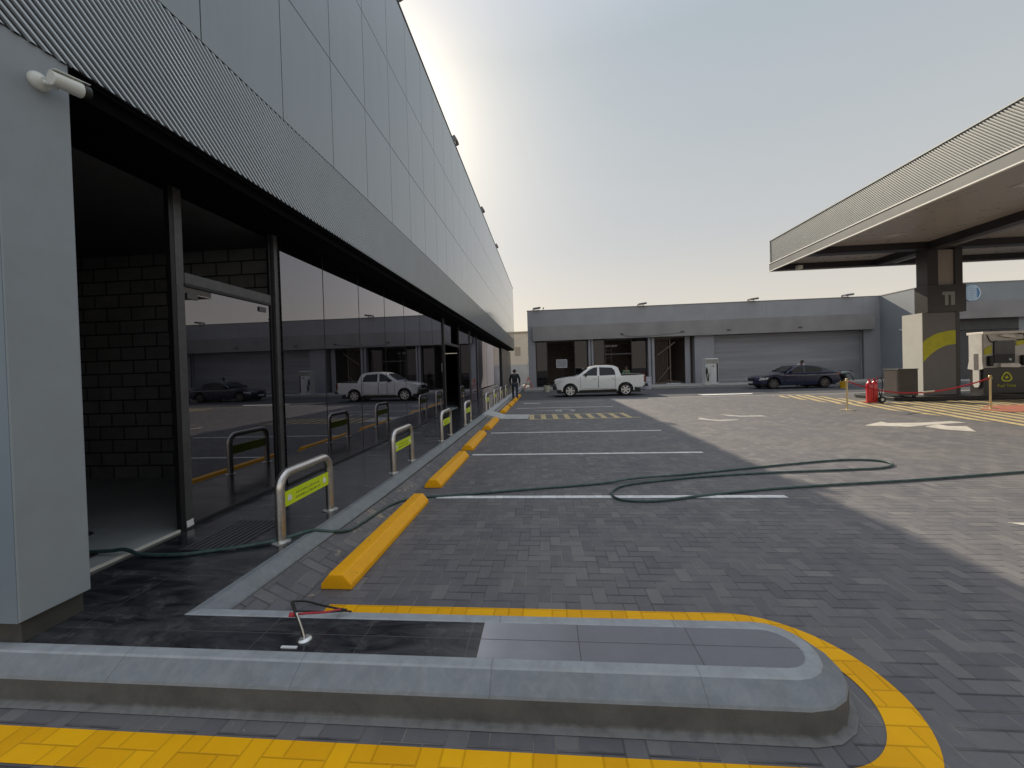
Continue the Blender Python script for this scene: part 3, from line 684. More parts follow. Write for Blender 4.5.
# rags inside
for i, (x, y, lb) in enumerate(((-4.05, 2.95, 'dark crumpled rag on the pale floor just inside the opening'), (-4.6, 3.35, 'dark flattened rag farther in on the pale interior floor'))):
    g = MB(); n = 12
    c = g.bm.verts.new((x, y, .24)); rr = [g.bm.verts.new((x + math.cos(k * 2 * math.pi / n) * (.2 + .06 * random.random()), y + math.sin(k * 2 * math.pi / n) * (.1 + .04 * random.random()), .214)) for k in range(n)]
    for k in range(n): g.bm.faces.new([c, rr[k], rr[(k + 1) % n]])
    tag(g.build('rag', 'cloth_rag'), lb, 'rag')

# ------------------------------------------------------------------ hoop guards
def make_hoop():
    t = thing('hoop_barrier', 'steel hoop guard', 'barrier', (0, 0, 0))
    L, Hh, r = .80, .60, .041
    pts = [(0, -L / 2, 0)]; rc = .13
    pts = [(0, -L / 2, 0), (0, -L / 2, Hh - rc)]
    pts += [(0, -L / 2 + rc - rc * math.cos(R(a)), Hh - rc + rc * math.sin(R(a))) for a in range(15, 90, 15)]
    pts += [(0, -L / 2 + rc, Hh), (0, L / 2 - rc, Hh)]
    pts += [(0, L / 2 - rc + rc * math.sin(R(a)), Hh - rc + rc * math.cos(R(a))) for a in range(15, 90, 15)]
    pts += [(0, L / 2, Hh - rc), (0, L / 2, 0)]
    g = MB(); g.tube(pts, r, 20, 0); g.build('tube', 'steel', t, smooth=True, angle=60)
    for s in (-1, 1):
        g = MB(); g.lathe([(.078, .001), (.078, .008), (.05, .014), (.040, .016)], 24, (0, s * L / 2)); g.build('base_plate', 'steel_base', t, smooth=True)
    g = MB(); g.box((.0, -L / 2 + .034, .295), (.012, L / 2 - .034, .43)); p = g.build('sign_plate', 'lime_plate', t)
    # illegible two-line notice and a pale emblem at each end
    rnd = random.Random(3)
    for row, (y0, y1) in enumerate(((-.19, .17), (-.20, .19))):
        y = y0; z = .38 - row * .045; g = MB()
        while y < y1:
            wl = rnd.uniform(.012, .035); g.box((.0125, y, z - .006), (.0135, y + wl, z + rnd.uniform(.002, .010)));
            if rnd.random() < .5: g.box((.0125, y + wl * .4, z + .013), (.0135, y + wl * .4 + .006, z + .018))
            y += wl + rnd.uniform(.004, .014)
        g.build('notice_line', 'ink', p)
    for s in (-1, 1):
        g = MB(); cy = s * .285
        for a in range(3):
            aa = R(90 + 120 * a); cc = (cy + .013 * math.cos(aa), .362 + .013 * math.sin(aa))
            g.prism([(cc[0] + .019 * math.cos(R(k)), cc[1] + .019 * math.sin(R(k))) for k in range(0, 360, 30)], .0125 + a * .0004, .014 + a * .0004, 'x')
        g.build('emblem', 'logo_white', p)
    return t
hy = [(3.69, -2.40, 'nearest steel hoop guard with lime notice plate, green hose at its foot'),
      (6.02, -2.29, 'second steel hoop guard from the camera along the glazed shopfront'),
      (8.62, -2.26, 'third steel hoop guard from the camera along the glazed shopfront'),
      (11.05, -2.25, 'fourth steel hoop guard from the camera, just before the pale ramp'),
      (14.9, -2.25, 'fifth steel hoop guard from the camera, first one beyond the pale ramp'),
      (17.2, -2.25, 'sixth steel hoop guard from the camera, beyond the pale ramp'),
      (19.6, -2.25, 'seventh steel hoop guard, next to last beside the walking man'),
      (22.2, -2.25, 'last steel hoop guard, farthest along the walkway')]
hoop = make_hoop()
for i, (y, x, lb) in enumerate(hy):
    o = hoop if i == 0 else copy_tree(hoop)
    o.location = (x, y, .2); o['label'] = lb; o['group'] = 'steel hoop guards along the walkway edge'

# ------------------------------------------------------------------ wheel stops
def make_stop():
    t = None
    g = MB(); L = 2.0
    prof = [(-.128, 0), (.128, 0), (.125, .042), (.058, .125), (-.058, .125), (-.125, .042)]
    rows = []
    for y, k in ((0, 0), (.018, 1), (L - .018, 1), (L, 0)):
        rows.append([g.bm.verts.new((x * (1 if k or z < .05 else .96), y + (0 if k or z > .05 else 0), z * (1 if k else .93))) for x, z in prof])
    g.bm.faces.new(rows[0][::-1]); g.bm.faces.new(rows[-1])
    n = len(prof)
    for a, b in zip(rows, rows[1:]):
        for i in range(n): g.bm.faces.new([a[i], a[(i + 1) % n], b[(i + 1) % n], b[i]])
    return g.build('wheel_stop', 'stop_yellow', bevel=.008)
stop = make_stop()
sy = [(2.90, 'nearest yellow wheel stop, long and scuffed, on the grey pavers'), (5.52, 'second yellow wheel stop from the camera, just past the hose'), (8.12, 'third yellow wheel stop from the camera'),
      (10.92, 'fourth yellow wheel stop, just before the pale ramp'), (15.1, 'fifth yellow wheel stop, first beyond the pale ramp'), (17.7, 'sixth yellow wheel stop beyond the ramp'),
      (20.3, 'seventh yellow wheel stop, next to last by the walking man'), (22.9, 'farthest yellow wheel stop of the row')]
for i, (y, lb) in enumerate(sy):
    o = stop if i == 0 else stop.copy()
    if i: COL.objects.link(o)
    o.location = (-1.685 + random.uniform(-.015, .015), y, .002); o.rotation_euler = (0, 0, R(random.uniform(-.5, .5)))
    tag(o, lb, 'wheel stop', 'yellow wheel stops at the head of the parking bays')

# ------------------------------------------------------------------ hose
hp = [(-6.2, 3.35, .232), (-5.0, 3.05, .232), (-4.2, 2.98, .232), (-3.75, 2.99, .245), (-3.6, 3.0, .255), (-3.42, 2.985, .222), (-3.09, 3.0, .217), (-2.89, 3.07, .217), (-2.68, 3.15, .217), (-2.50, 3.24, .219), (-2.36, 3.36, .221), (-2.24, 3.50, .218), (-2.13, 3.64, .150), (-2.04, 3.80, .098), (-2.01, 4.0, .084), (-1.99, 4.25, .075), (-1.95, 4.65, .058), (-1.84, 4.97, .022), (-1.57, 5.09, .018),
      (-.95, 5.22, .018), (-.39, 5.37, .018), (.3, 5.53, .018), (.85, 5.68, .02), (1.25, 5.8, .045), (2.15, 6.12, .018), (3.37, 6.5, .018), (4.48, 6.83, .018), (5.02, 6.93, .018), (5.36, 6.86, .018), (5.42, 6.62, .018), (5.05, 6.38, .018), (4.41, 6.29, .018), (3.25, 6.15, .018), (2.24, 5.96, .018), (1.73, 5.81, .018), (1.3, 5.67, .018), (1.0, 5.50, .018), (.83, 5.23, .018), (.86, 5.0, .018), (1.04, 4.91, .018), (1.39, 4.92, .018), (1.99, 5.12, .018), (2.76, 5.33, .018), (3.69, 5.52, .018), (5.05, 5.75, .018), (6.73, 6.11, .018), (8.6, 6.5, .018), (11., 7.0, .018)]
g = MB(); g.tube(hp, .0155, 12, 6)
tag(g.build('garden_hose', 'hose_green', smooth='all'), 'long green garden hose trailing out of the shop and looping over the pavers', 'hose')

# ------------------------------------------------------------------ cable stub on the island
t = thing('cable_fixture', 'small floor fixture with wires sticking up on the black tiles of the island', 'cable', (-1.385, 2.06, .2))
g = MB(); g.lathe([(.036, .001), (.036, .006), (.030, .014), (.018, .018)], 24); g.build('cover_plate', 'steel_base', t, smooth=True)
g = MB(); g.box((-.095, -.070, .001), (-.005, -.058, .008)); g.build('bracket', 'sticker_white', t)
g = MB(); g.tube([(-.005, 0, .015), (-.03, .01, .07), (-.075, .03, .15), (-.095, .035, .195)], .009, 10, 5); g.build('conduit', 'wire_black', t, smooth='all')
g = MB(); g.tube([(.002, -.006, .012), (-.020, .004, .07), (-.06, .022, .14)], .005, 8, 4); g.build('cable_sheath', 'steel', t, smooth='all')
g = MB(); g.tube([(-.095, .035, .195), (-.05, .09, .165), (.02, .17, .09), (.08, .21, .05), (.13, .22, .038)], .006, 8, 5); g.build('wire', 'wire_black', t, smooth='all')
g = MB(); g.tube([(-.085, .05, .13), (-.03, .10, .10), (.04, .16, .06), (.12, .22, .03), (.16, .215, .03)], .005, 8, 5); g.build('wire', 'wire_black', t, smooth='all')
g = MB(); g.tube([(-.10, .04, .115), (-.04, .08, .10), (.04, .16, .06), (.10, .22, .042)], .0065, 8, 5); g.cyl((-.115, .036, .118), (-.08, .05, .11), .012); g.build('wire', 'wire_red', t, smooth='all')

# ------------------------------------------------------------------ far building
YB = 33.
fb = thing('workshop_building', 'low grey workshop building with open bays and a wide roller shutter across the yard', 'building', (12, YB, 0))
def FP(name, mb, m, parent=None, **k):
    o = mb.build(name, m, **k)
    if parent: o.parent = parent; return o
    o.parent = fb; o.matrix_parent_inverse = Matrix.Translation((-12, -YB, 0)); return o
g = MB(); g.box((-1.37, YB, 5.25), (26.3, YB + 10, 6.6)); FP('upper_wall', g, 'far_upper', bevel=.01)
g = MB()
for k in range(1, 12): g.box((-1.37 + k * 2.4, YB - .004, 5.27), (-1.37 + k * 2.4 + .02, YB - .001, 6.58))
FP('panel_seam', g, 'far_fascia')
g = MB(); g.box((-1.40, YB - .03, 6.6), (26.3, YB + .3, 6.65)); FP('coping', g, 'far_fascia')
g = MB(); g.box((-.95, YB - .40, 4.02), (25.65, YB - .002, 5.25)); FP('fascia', g, 'far_fascia', bevel=.01)
g = MB(); g.box((-1.37, YB, .15), (-.75, YB + 10, 5.25)); FP('end_wall', g, 'far_column')
for x0, x1 in ((3.64, 4.05), (8.5, 8.98), (12.2, 13.72), ):
    g = MB(); g.box((x0, YB - .1 if x1 < 9 else YB - .05, .15), (x1, YB + .5, 4.018)); FP('pillar', g, 'far_column')
g = MB(); g.box((25.1, YB, .15), (26.3, YB + 10, 5.25)); FP('corner_wall', g, 'far_upper')
g = MB(); g.box((-.75, YB + .7, .1), (12.2, YB + 9.8, .16)); FP('bay_floor', g, 'concrete')
g = MB(); g.box((-.75, YB + 7.6, .16), (26, YB + 7.8, 4.0)); g.box((3.7, YB + .6, .16), (3.9, YB + 7.6, 4.0)); g.box((8.6, YB + .6, .16), (8.8, YB + 7.6, 4.0)); g.box((12.3, YB + .51, .16), (12.5, YB + 7.6, 4)); g.box((-.74, YB + .6, 4.02), (24.7, YB + 9.9, 4.2)); FP('bay_wall', g, 'bay_render')
# bay 1: side panes and dark doorway
def fpane(x0, x1, z0, z1, y=YB + .35):
    g = MB(); g.face([(x0, y, z0), (x1, y, z0), (x1, y, z1), (x0, y, z1)]); FP('window_pane', g, 'bay_glass', recalc=False)
def fframe(x0, x1, z0, z1, y=YB + .32, m='frame_dark', w=.07):
    g = MB(); g.box((x0, y, z0), (x0 + w, y + .08, z1)); g.box((x1 - w, y, z0), (x1, y + .08, z1)); g.box((x0 + w, y, z1 - w), (x1 - w, y + .08, z1)); g.box((x0 + w, y, z0), (x1 - w, y + .08, z0 + w)); FP('window_frame', g, m)
for a, b in ((-.74, .25), (2.5, 3.62)): fpane(a + .05, b - .05, .2, 3.95); fframe(a, b, .16, 4.01)
fpane(4.15, 5.0, .2, 3.95); fframe(4.07, 5.05, .16, 4.01); fpane(7.25, 8.4, .2, 3.95); fframe(7.2, 8.48, .16, 4.01)
g = MB(); g.box((5.06, YB + .33, 2.72), (7.19, YB + .40, 2.80)); FP('transom', g, 'frame_grey')
g = MB()
for k in range(5): g.box((5.12, YB + .5, .6 + k * .62), (5.6, YB + .9, .63 + k * .62))
g.box((5.10, YB + .5, .16), (5.13, YB + .9, 3.6)); g.box((5.62, YB + .5, .16), (5.65, YB + .9, 3.6)); FP('shelf_unit', g, 'frame_grey')
g = MB(); g.box((5.15, YB + 1.5, 3.45), (6.3, YB + 1.56, 3.55)); FP('tube_light', g, 'sticker_white')
# bay 3: leaning brown gate leaves
g = MB(); g.box((9.05, YB + .3, .16), (9.13, YB + .38, 3.95)); g.box((10.3, YB + .3, .16), (10.4, YB + .38, 3.95)); g.box((9.14, YB + .3, 3.85), (10.29, YB + .38, 3.95)); g.box((9.14, YB + .3, .2), (10.29, YB + .38, .3))
for k in range(7): g.box((9.22 + k * .15, YB + .32, .31), (9.26 + k * .15, YB + .36, 3.84))
FP('gate_leaf', g, 'brown_frame')
g = MB(); g.box((9.1, YB + .20, 3.0), (10.9, YB + .26, 3.1), Matrix.Rotation(R(-36), 3, 'Y')); g.box((9.0, YB + .20, 1.0), (10.7, YB + .26, 1.08), Matrix.Rotation(R(-50), 3, 'Y')); FP('gate_brace', g, 'brown_frame')
g = MB(); g.box((11.55, YB + .3, .16), (11.95, YB + .4, 4.0)); FP('door_jamb', g, 'far_column')
for x in (3.86, 8.74, 24.9):
    g = MB(); g.cyl((x, YB - .13, .16), (x, YB - .13, 4.0), .035, n=10); FP('downpipe', g, 'frame_grey')
for x in (6.2, 11.0, 14.6, 20.0):
    g = MB(); g.box((x, YB - .43, 4.30), (x + .28, YB - .401, 4.42)); FP('junction_box', g, 'frame_grey')
g = MB(); g.tube([(6.3, YB - .41, 4.30), (6.8, YB - .415, 4.16), (8.6, YB - .415, 4.12), (11.0, YB - .41, 4.30)], .012, 6, 4); FP('cable', g, 'wire_black')
g = MB(); g.box((9.9, YB - .2, .152), (11.0, YB + .1, .20)); FP('door_step', g, 'sticker_white')
# roller shutter
g = MB(); nz = 22
for k in range(nz):
    z0 = .17 + k * (3.83 / nz); z1 = z0 + 3.83 / nz
    g.prism([(YB + .34, z0), (YB + .30, z0 + .03), (YB + .30, z1 - .03), (YB + .34, z1)][::-1], 13.75, 24.70, 'x') if False else g.box((13.75, YB + .30 + (.012 if k % 4 else 0), z0 + .006), (25.0, YB + .36, z1 - .006))
FP('roller_shutter', g, 'shutter')
g = MB(); g.box((13.73, YB + .24, .15), (13.83, YB + .38, 4.0)); g.box((25.0, YB + .2, .15), (25.09, YB + .38, 4.0)); FP('shutter_guide', g, 'far_column')
# wing
g = MB(); g.box((26.3, 28.9, 0), (40, YB + 10, 6.6)); FP('wing_wall', g, 'far_wing')
g = MB(); g.box((26.27, 28.87, 6.6), (40, YB + 10, 6.66)); FP('wing_coping', g, 'far_fascia')
g = MB(); g.box((27.6, 28.5, 4.2), (40, 28.897, 5.33)); FP('wing_fascia', g, 'far_fascia')
g = MB(); g.box((28.0, 28.86, .15), (31.6, 28.897, 4.19)); FP('wing_opening', g, 'int_dark')
g = MB(); g.box((28.0, 28.83, 3.4), (31.6, 28.859, 3.46)); g.box((29.9, 28.83, .15), (29.96, 28.859, 3.39)); FP('wing_door_frame', g, 'frame_dark')
g = MB(); g.box((26.23, 30.9, 3.72), (26.295, 31.3, 3.80), Matrix.Rotation(R(14), 3, 'X')); FP('wall_lamp', g, 'sticker_white')
struct(MB().box((-1.6, 29.3, .0), (26, YB + .7, .15)).build('far_apron', 'concrete'))
struct(MB().box((26, 25.6, .0), (40, 28.9, .148)).build('wing_apron', 'concrete'))
# round sign on wing
t = thing('round_wall_sign', 'round pale blue sign with a grid pattern on the right wing parapet', 'sign', (28.75, 28.88, 5.93))
g = MB(); g.prism([(.56 * math.cos(R(a)), .56 * math.sin(R(a))) for a in range(0, 360, 10)], -.04, 0, 'y'); g.build('disc', 'sign_blue', t)
g = MB()
for k in range(-4, 3):
    x = k * .12; h = math.sqrt(max(0, .54 ** 2 - x * x)); g.box((x - .035, -.055, -h), (x + .035, -.041, h))
g.build('vertical_bars', 'sign_pale', t)
g = MB()
for k in range(-4, 5):
    z = k * .115; h = math.sqrt(.54 ** 2 - z * z); g.box((-h, -.062, z - .018), (h * .6, -.056, z + .018))
g.build('cross_bars', 'sign_pale', t)
g = MB()
for a in range(-70, 70, 10):
    g.prism([(.54 * math.cos(R(a)), .54 * math.sin(R(a))), (.54 * math.cos(R(a + 10)), .54 * math.sin(R(a + 10))), (.46 * math.cos(R(a + 10)), .46 * math.sin(R(a + 10))), (.46 * math.cos(R(a)), .46 * math.sin(R(a)))], -.068, -.063, 'y')
g.build('rim_arc', 'sign_pale', t)
# floodlights on far roof
for x, lb in ((-.55, 'floodlight on the far workshop roof, at its left end'), (8.1, 'floodlight on the far workshop roof above the open bays'), (16.8, 'floodlight on the far workshop roof above the left of the shutter'), (23.9, 'floodlight on the far workshop roof above the right of the shutter')):
    t = thing('roof_floodlight', lb, 'floodlight', (x, YB + .1, 6.65), 0, 'floodlights on the workshop roof')
    g = MB(); g.box((-.30, -.42, .07), (.32, .02, .22), Matrix.Rotation(R(6), 3, 'X') @ Matrix.Rotation(R(-7), 3, 'Y')); g.build('housing', 'flood_grey', t, bevel=.01)
    g = MB(); g.box((-.36, -.05, 0), (-.31, .0, .14)); g.box((.10, -.05, 0), (.14, .0, .10)); g.box((-.35, -.08, 0), (.2, .04, .02)); g.build('bracket', 'flood_grey', t)
g = MB(); g.cyl((0, 0, 0), (0, 0, .10), .02); g.lathe([(.02, .1), (.06, .13), (.07, .18), (.04, .23), (.01, .24)], 12)
o = g.build('dome_camera', 'flood_grey', smooth=True); o.location = (0, YB + .1, 6.65); tag(o, 'small dome camera on the left end of the workshop roof', 'camera')
# whiteboard in bay 1
t = thing('notice_board', 'grey framed notice board on a stand inside the first open bay', 'board', (1.42, YB + .15, .15))
g = MB(); g.box((-.42, 0, 1.63), (.42, .03, 2.25)); g.build('board', 'whiteboard', t)
g = MB(); g.box((-.45, -.01, 2.25), (.45, .04, 2.29)); g.box((-.45, -.01, 1.59), (.45, .04, 1.63)); g.box((-.45, -.01, 1.63), (-.42, .04, 2.25)); g.box((.42, -.01, 1.63), (.45, .04, 2.25)); g.build('frame', 'sticker_white', t)
g = MB(); g.box((.05, .0, 0), (.09, .03, 1.59)); g.box((-.2, -.2, 0), (.3, .2, .03)); g.build('stand', 'frame_grey', t)

# backdrop between the buildings
t = thing('beige_building', 'plain beige rendered building in the gap behind the walking man', 'building', (-8, 62, 0))
g = MB(); g.box((-9, 0, 0), (12, 10, 7.5)); g.build('wall', 'beige_render', t)
g = MB(); g.box((-9.1, -.1, 7.5), (12.1, 10, 7.75)); g.build('parapet', 'beige_dark', t)
for x in (1.2, 3.3, 5.4):
    g = MB(); g.box((x, -.03, 3.9), (x + .9, 0, 5.3)); g.build('window', 'beige_dark', t)
t = thing('site_hoarding', 'pale grey hoarding fence closing the gap between the two buildings', 'fence', (-8, 46, 0))
for k in range(8):
    g = MB(); g.box((-9 + k * 2.5, 0, 0), (-6.52 + k * 2.5, .05, 2.3)); 
    for q in range(8): g.box((-8.9 + k * 2.5 + q * .3, -.02, .05), (-8.82 + k * 2.5 + q * .3, -.001, 2.25))
    g.build('panel', 'hoarding', t)
g = MB()
for k in range(9): g.box((-9.02 + k * 2.5, .06, 0), (-8.94 + k * 2.5, .14, 2.4))
g.build('post', 'frame_grey', t)
# folding barrier near person
t = thing('folding_barrier', 'orange and white folding barrier beside the corner of the workshop', 'barrier', (-1.35, 31.0, .004))
for s in (-1, 1):
    g = MB(); rt = Matrix.Rotation(R(s * 18), 3, 'Y')
    for x in (-.3, .3): g.box((-.02, x - .03, 0), (.02, x + .03, 1.05), rt, (-s * .0, 0, 1.05))
    g.build('leg', 'orange_plastic', t)
g = MB()
for s in (-1, 1): g.box((s * .13 - .015, -.34, .62), (s * .13 + .015, .34, .80), Matrix.Rotation(R(s * 18), 3, 'Y'))
g.build('rail', 'sticker_white', t)

# ------------------------------------------------------------------ vehicles
def car(name, label, cat, loc, outline, W, fn, paint, wheels, wr, zbelt, cab):
    """outline: side profile x-z with wheel arches; fn(x,z)->half width"""
    t = thing(name, label, cat, loc)
    bm = bmesh.new()
    vs = [bm.verts.new((x, -1., z)) for x, z in outline]; f = bm.faces.new(vs)
    r = bmesh.ops.extrude_face_region(bm, geom=[f]); nv = [v for v in r['geom'] if isinstance(v, bmesh.types.BMVert)]
    for v in nv: v.co.y = 1.
    for nx in [i * .2 for i in range(-1, 28)]:
        bmesh.ops.bisect_plane(bm, geom=bm.verts[:] + bm.edges[:] + bm.faces[:], plane_co=(nx, 0, 0), plane_no=(1, 0, 0))
    for nz in [.35, .5, .65, .8, .9, 1.0, 1.1, zbelt, 1.3, 1.4, 1.5, 1.6]:
        bmesh.ops.bisect_plane(bm, geom=bm.verts[:] + bm.edges[:] + bm.faces[:], plane_co=(0, 0, nz), plane_no=(0, 0, 1))
    for ny in (-.85, -.6, -.3, 0, .3, .6, .85):
        bmesh.ops.bisect_plane(bm, geom=bm.verts[:] + bm.edges[:] + bm.faces[:], plane_co=(0, ny, 0), plane_no=(0, 1, 0))
    for v in bm.verts:
        x, y, z = v.co
        hw = fn(x, z); k = abs(y)
        if z > .6: v.co.z = z - .045 * k ** 3 * (1 if z > .9 else .3)
        fr = max(0, .5 - x) / .5; 
        v.co.x = x + .16 * fr * k ** 2 - (.08 * max(0, x - (outline_len - .4)) / .4 * k ** 2)
        v.co.y = y * hw
    g = MB(); g.bm.free(); g.bm = bm
    o = g.build('body', paint, t, smooth=True, angle=32); b = o.modifiers.new('bevel', 'BEVEL'); b.width = .02; b.segments = 2; b.limit_method = 'ANGLE'; b.angle_limit = R(40)
    for i, (wx, s) in enumerate([(wheels[0], -1), (wheels[0], 1), (wheels[1], -1), (wheels[1], 1)]):
        e = bpy.data.objects.new('wheel', None); 
        g = MB(); y0 = s * (W / 2 - .23); y1 = s * (W / 2 - .02)
        prof = [(wr * .60, 0), (wr * .93, 0), (wr, .04), (wr, .17), (wr * .93, .21), (wr * .62, .21)]
        g.lathe(prof, 28); bmesh.ops.rotate(g.bm, verts=g.bm.verts, matrix=Matrix.Rotation(R(90) * (1 if s < 0 else -1), 3, 'X'))
        bmesh.ops.translate(g.bm, verts=g.bm.verts, vec=(wx, y0, wr))
        wob = g.build('wheel', 'tyre', t, smooth=True, angle=30)
        g = MB()
        for q in range(6):
            a = q * math.pi / 3; dx, dz = math.cos(a), math.sin(a); nx_, nz_ = -dz, dx
            ww0, ww1 = .055, .035
            p = [(wx + nx_ * ww0, wr + nz_ * ww0), (wx + dx * wr * .66 + nx_ * ww1, wr + dz * wr * .66 + nz_ * ww1), (wx + dx * wr * .66 - nx_ * ww1, wr + dz * wr * .66 - nz_ * ww1), (wx - nx_ * ww0, wr - nz_ * ww0)]
            g.prism(p, y1 - s * .025, y1 + s * .002, 'y')
        g.cyl((wx, y1 - s * .03, wr), (wx, y1 + s * .006, wr), .06, n=16)
        n = 28
        for q in range(n):
            a0, a1 = 2 * math.pi * q / n, 2 * math.pi * (q + 1) / n
            g.face([(wx + wr * .60 * math.cos(a0), y1, wr + wr * .60 * math.sin(a0)), (wx + wr * .60 * math.cos(a1), y1, wr + wr * .60 * math.sin(a1)), (wx + wr * .68 * math.cos(a1), y1 + s * .005, wr + wr * .68 * math.sin(a1)), (wx + wr * .68 * math.cos(a0), y1 + s * .005, wr + wr * .68 * math.sin(a0))])
        g.build('rim', 'rim' if paint == 'car_white' else 'rim_dark', wob)
        # dark arch liner
    g = MB()
    for wx in wheels: g.cyl((wx, -W / 2 + .12, wr + .02), (wx, W / 2 - .12, wr + .02), wr * .9, n=24)
    g.box((.25, -W / 2 + .16, .2), (outline_len - .3, W / 2 - .16, .42)); g.build('underbody', 'black_trim', t)
    return t
def side_patch(t, fn, pts, s, name, m, off=.012, parent=None):
    g = MB(); 
    def zz(x, z, hw): return z - .045
    vs = [g.bm.verts.new((x, s * (fn(x, z) + off), z - .04)) for x, z in pts]
    f = g.bm.faces.new(vs)
    g2 = bmesh.ops.extrude_face_region(g.bm, geom=[f]); 
    for v in [v for v in g2['geom'] if isinstance(v, bmesh.types.BMVert)]: v.co.y -= s * .03
    return g.build(name, m, parent or t)

def arch(cx, r, z0, n=9, rev=False):
    a0 = math.degrees(math.asin(max(-1, min(1, (z0 - .36) / r))))
    return [(cx + r * math.cos(R(180 - a0 - (180 - 2 * a0) * i / n)), .36 + r * math.sin(R(180 - a0 - (180 - 2 * a0) * i / n))) for i in range(n + 1)]

# pickup: nose towards -x
outline_len = 5.3
ol = [(.16, .42), (.05, .55), (.03, .80), (.09, .97), (.24, 1.06), (.8, 1.15), (1.30, 1.20), (1.42, 1.245), (2.00, 1.64), (2.22, 1.745), (2.55, 1.80), (3.25, 1.80), (3.58, 1.76), (3.74, 1.67), (3.90, 1.21), (3.88, 1.19), (5.16, 1.23), (5.28, 1.20), (5.28, .62), (5.1, .52), (4.62, .50)]
ol += arch(4.13, .455, .50)[::-1][0:] + [(3.62, .40), (1.45, .38)] + arch(.98, .455, .42)[::-1]
seen = []; 
for p in ol:
    if not seen or (abs(p[0] - seen[-1][0]) + abs(p[1] - seen[-1][1])) > .01: seen.append(p)
def fn_p(x, z):
    w = .925 - .05 * max(0, .7 - z) - .04 * max(0, 1 - abs(z - .8) * 3) * 0
    if z > 1.15 and 1.4 < x < 3.87: w -= (z - 1.15) * .30
    if x < .7: w -= (.7 - x) ** 2 * .28
    return w
pk = car('pickup_truck', 'white double cab pickup parked side on before the open bays', 'pickup', (.45, 23.75, .008), seen, 1.85, fn_p, 'car_white', (.98, 4.13), .37, 1.18, None)
for s in (-1, 1):
    side_patch(pk, fn_p, [(1.70, 1.27), (2.53, 1.245), (2.57, 1.72), (2.36, 1.70), (2.14, 1.60)], s, 'front_window', 'car_glass')
    side_patch(pk, fn_p, [(2.67, 1.245), (3.58, 1.26), (3.54, 1.52), (3.38, 1.68), (2.68, 1.72)], s, 'rear_window', 'car_glass')
    for dx0, dx1, hx in ((1.58, 2.59, 2.38), (2.61, 3.55, 3.42)):
        g = MB()
        for (a, b) in (((dx0, .50), (dx0, 1.20)), ((dx1, .50), (dx1, 1.22))):
            g.box((a[0] - .007, s * (fn_p(a[0], .8) + .001) - .006, a[1]), (a[0] + .007, s * (fn_p(a[0], .8) + .001) + .006, b[1] - .04))
        g.box((dx0, s * fn_p(2, .5) - .006, .44), (dx1, s * fn_p(2, .5) + .006, .455))
        d = g.build('door', 'black_trim', pk)
        g = MB(); yy = s * (fn_p(hx, 1.05) + .012); g.box((hx - .09, min(yy, yy + s * .03), 1.03), (hx + .09, max(yy, yy + s * .03), 1.065)); g.build('handle', 'rim', d, bevel=.006)
    g = MB(); yy = s * .94; g.box((1.83, min(yy, yy + s * .20), 1.16), (1.93, max(yy, yy + s * .20), 1.36)); g.build('side_mirror', 'black_trim', pk, bevel=.03)
    side_patch(pk, fn_p, [(.12, .84), (.58, .90), (.70, 1.05), (.28, 1.03), (.10, .95)], s, 'headlight', 'lamp_clear', .006)
    side_patch(pk, fn_p, [(5.16, .80), (5.285, .80), (5.285, 1.17), (5.16, 1.17)], s, 'tail_lamp', 'lamp_red', .006)
    g = MB(); n = 14
    for wx in (.98, 4.13):
        for q in range(n):
            a0, a1 = R(-5 + 190 * q / n), R(-5 + 190 * (q + 1) / n)
            yy = s * (fn_p(wx, .6) + .012)
            g.prism([(wx + .44 * math.cos(a0), .37 + .44 * math.sin(a0)), (wx + .50 * math.cos(a0), .37 + .50 * math.sin(a0)), (wx + .50 * math.cos(a1), .37 + .50 * math.sin(a1)), (wx + .44 * math.cos(a1), .37 + .44 * math.sin(a1))], min(yy, yy - s * .04), max(yy, yy - s * .04), 'y')
    g.build('wheel_arch', 'car_white' if True else '', pk)
g = MB(); g.face([(1.50, -.74, 1.29), (1.50, .74, 1.29), (2.08, .62, 1.675), (2.08, -.62, 1.675)]); 
for v in g.bm.verts: v.co.x -= .035; v.co.z += .012
g.build('windscreen', 'car_glass', pk, recalc=False)
g = MB(); g.face([(3.83, -.66, 1.28), (3.83, .66, 1.28), (3.765, .60, 1.66), (3.765, -.60, 1.66)]); 
for v in g.bm.verts: v.co.x += .03
g.build('rear_screen', 'car_glass', pk, recalc=False)
g = MB(); g.box((-.01, -.82, .40), (.16, .82, .66)); g.build('front_bumper', 'black_trim', pk, bevel=.03)
g = MB(); g.box((.03, -.45, .72), (.10, .45, .93)); g.build('grille', 'black_trim', pk, bevel=.02)
g = MB(); g.box((5.25, -.82, .52), (5.42, .82, .68)); g.build('rear_bumper', 'black_trim', pk, bevel=.02)
g = MB(); g.box((4.0, -.76, 1.215), (5.2, .76, 1.245)); g.build('load_bed', 'black_trim', pk)
g = MB()
for s in (-1, 1): g.box((3.9, s * .86 - .03, 1.18), (5.24, s * .86 + .03, 1.215))
g.build('bed_rail', 'black_trim', pk)

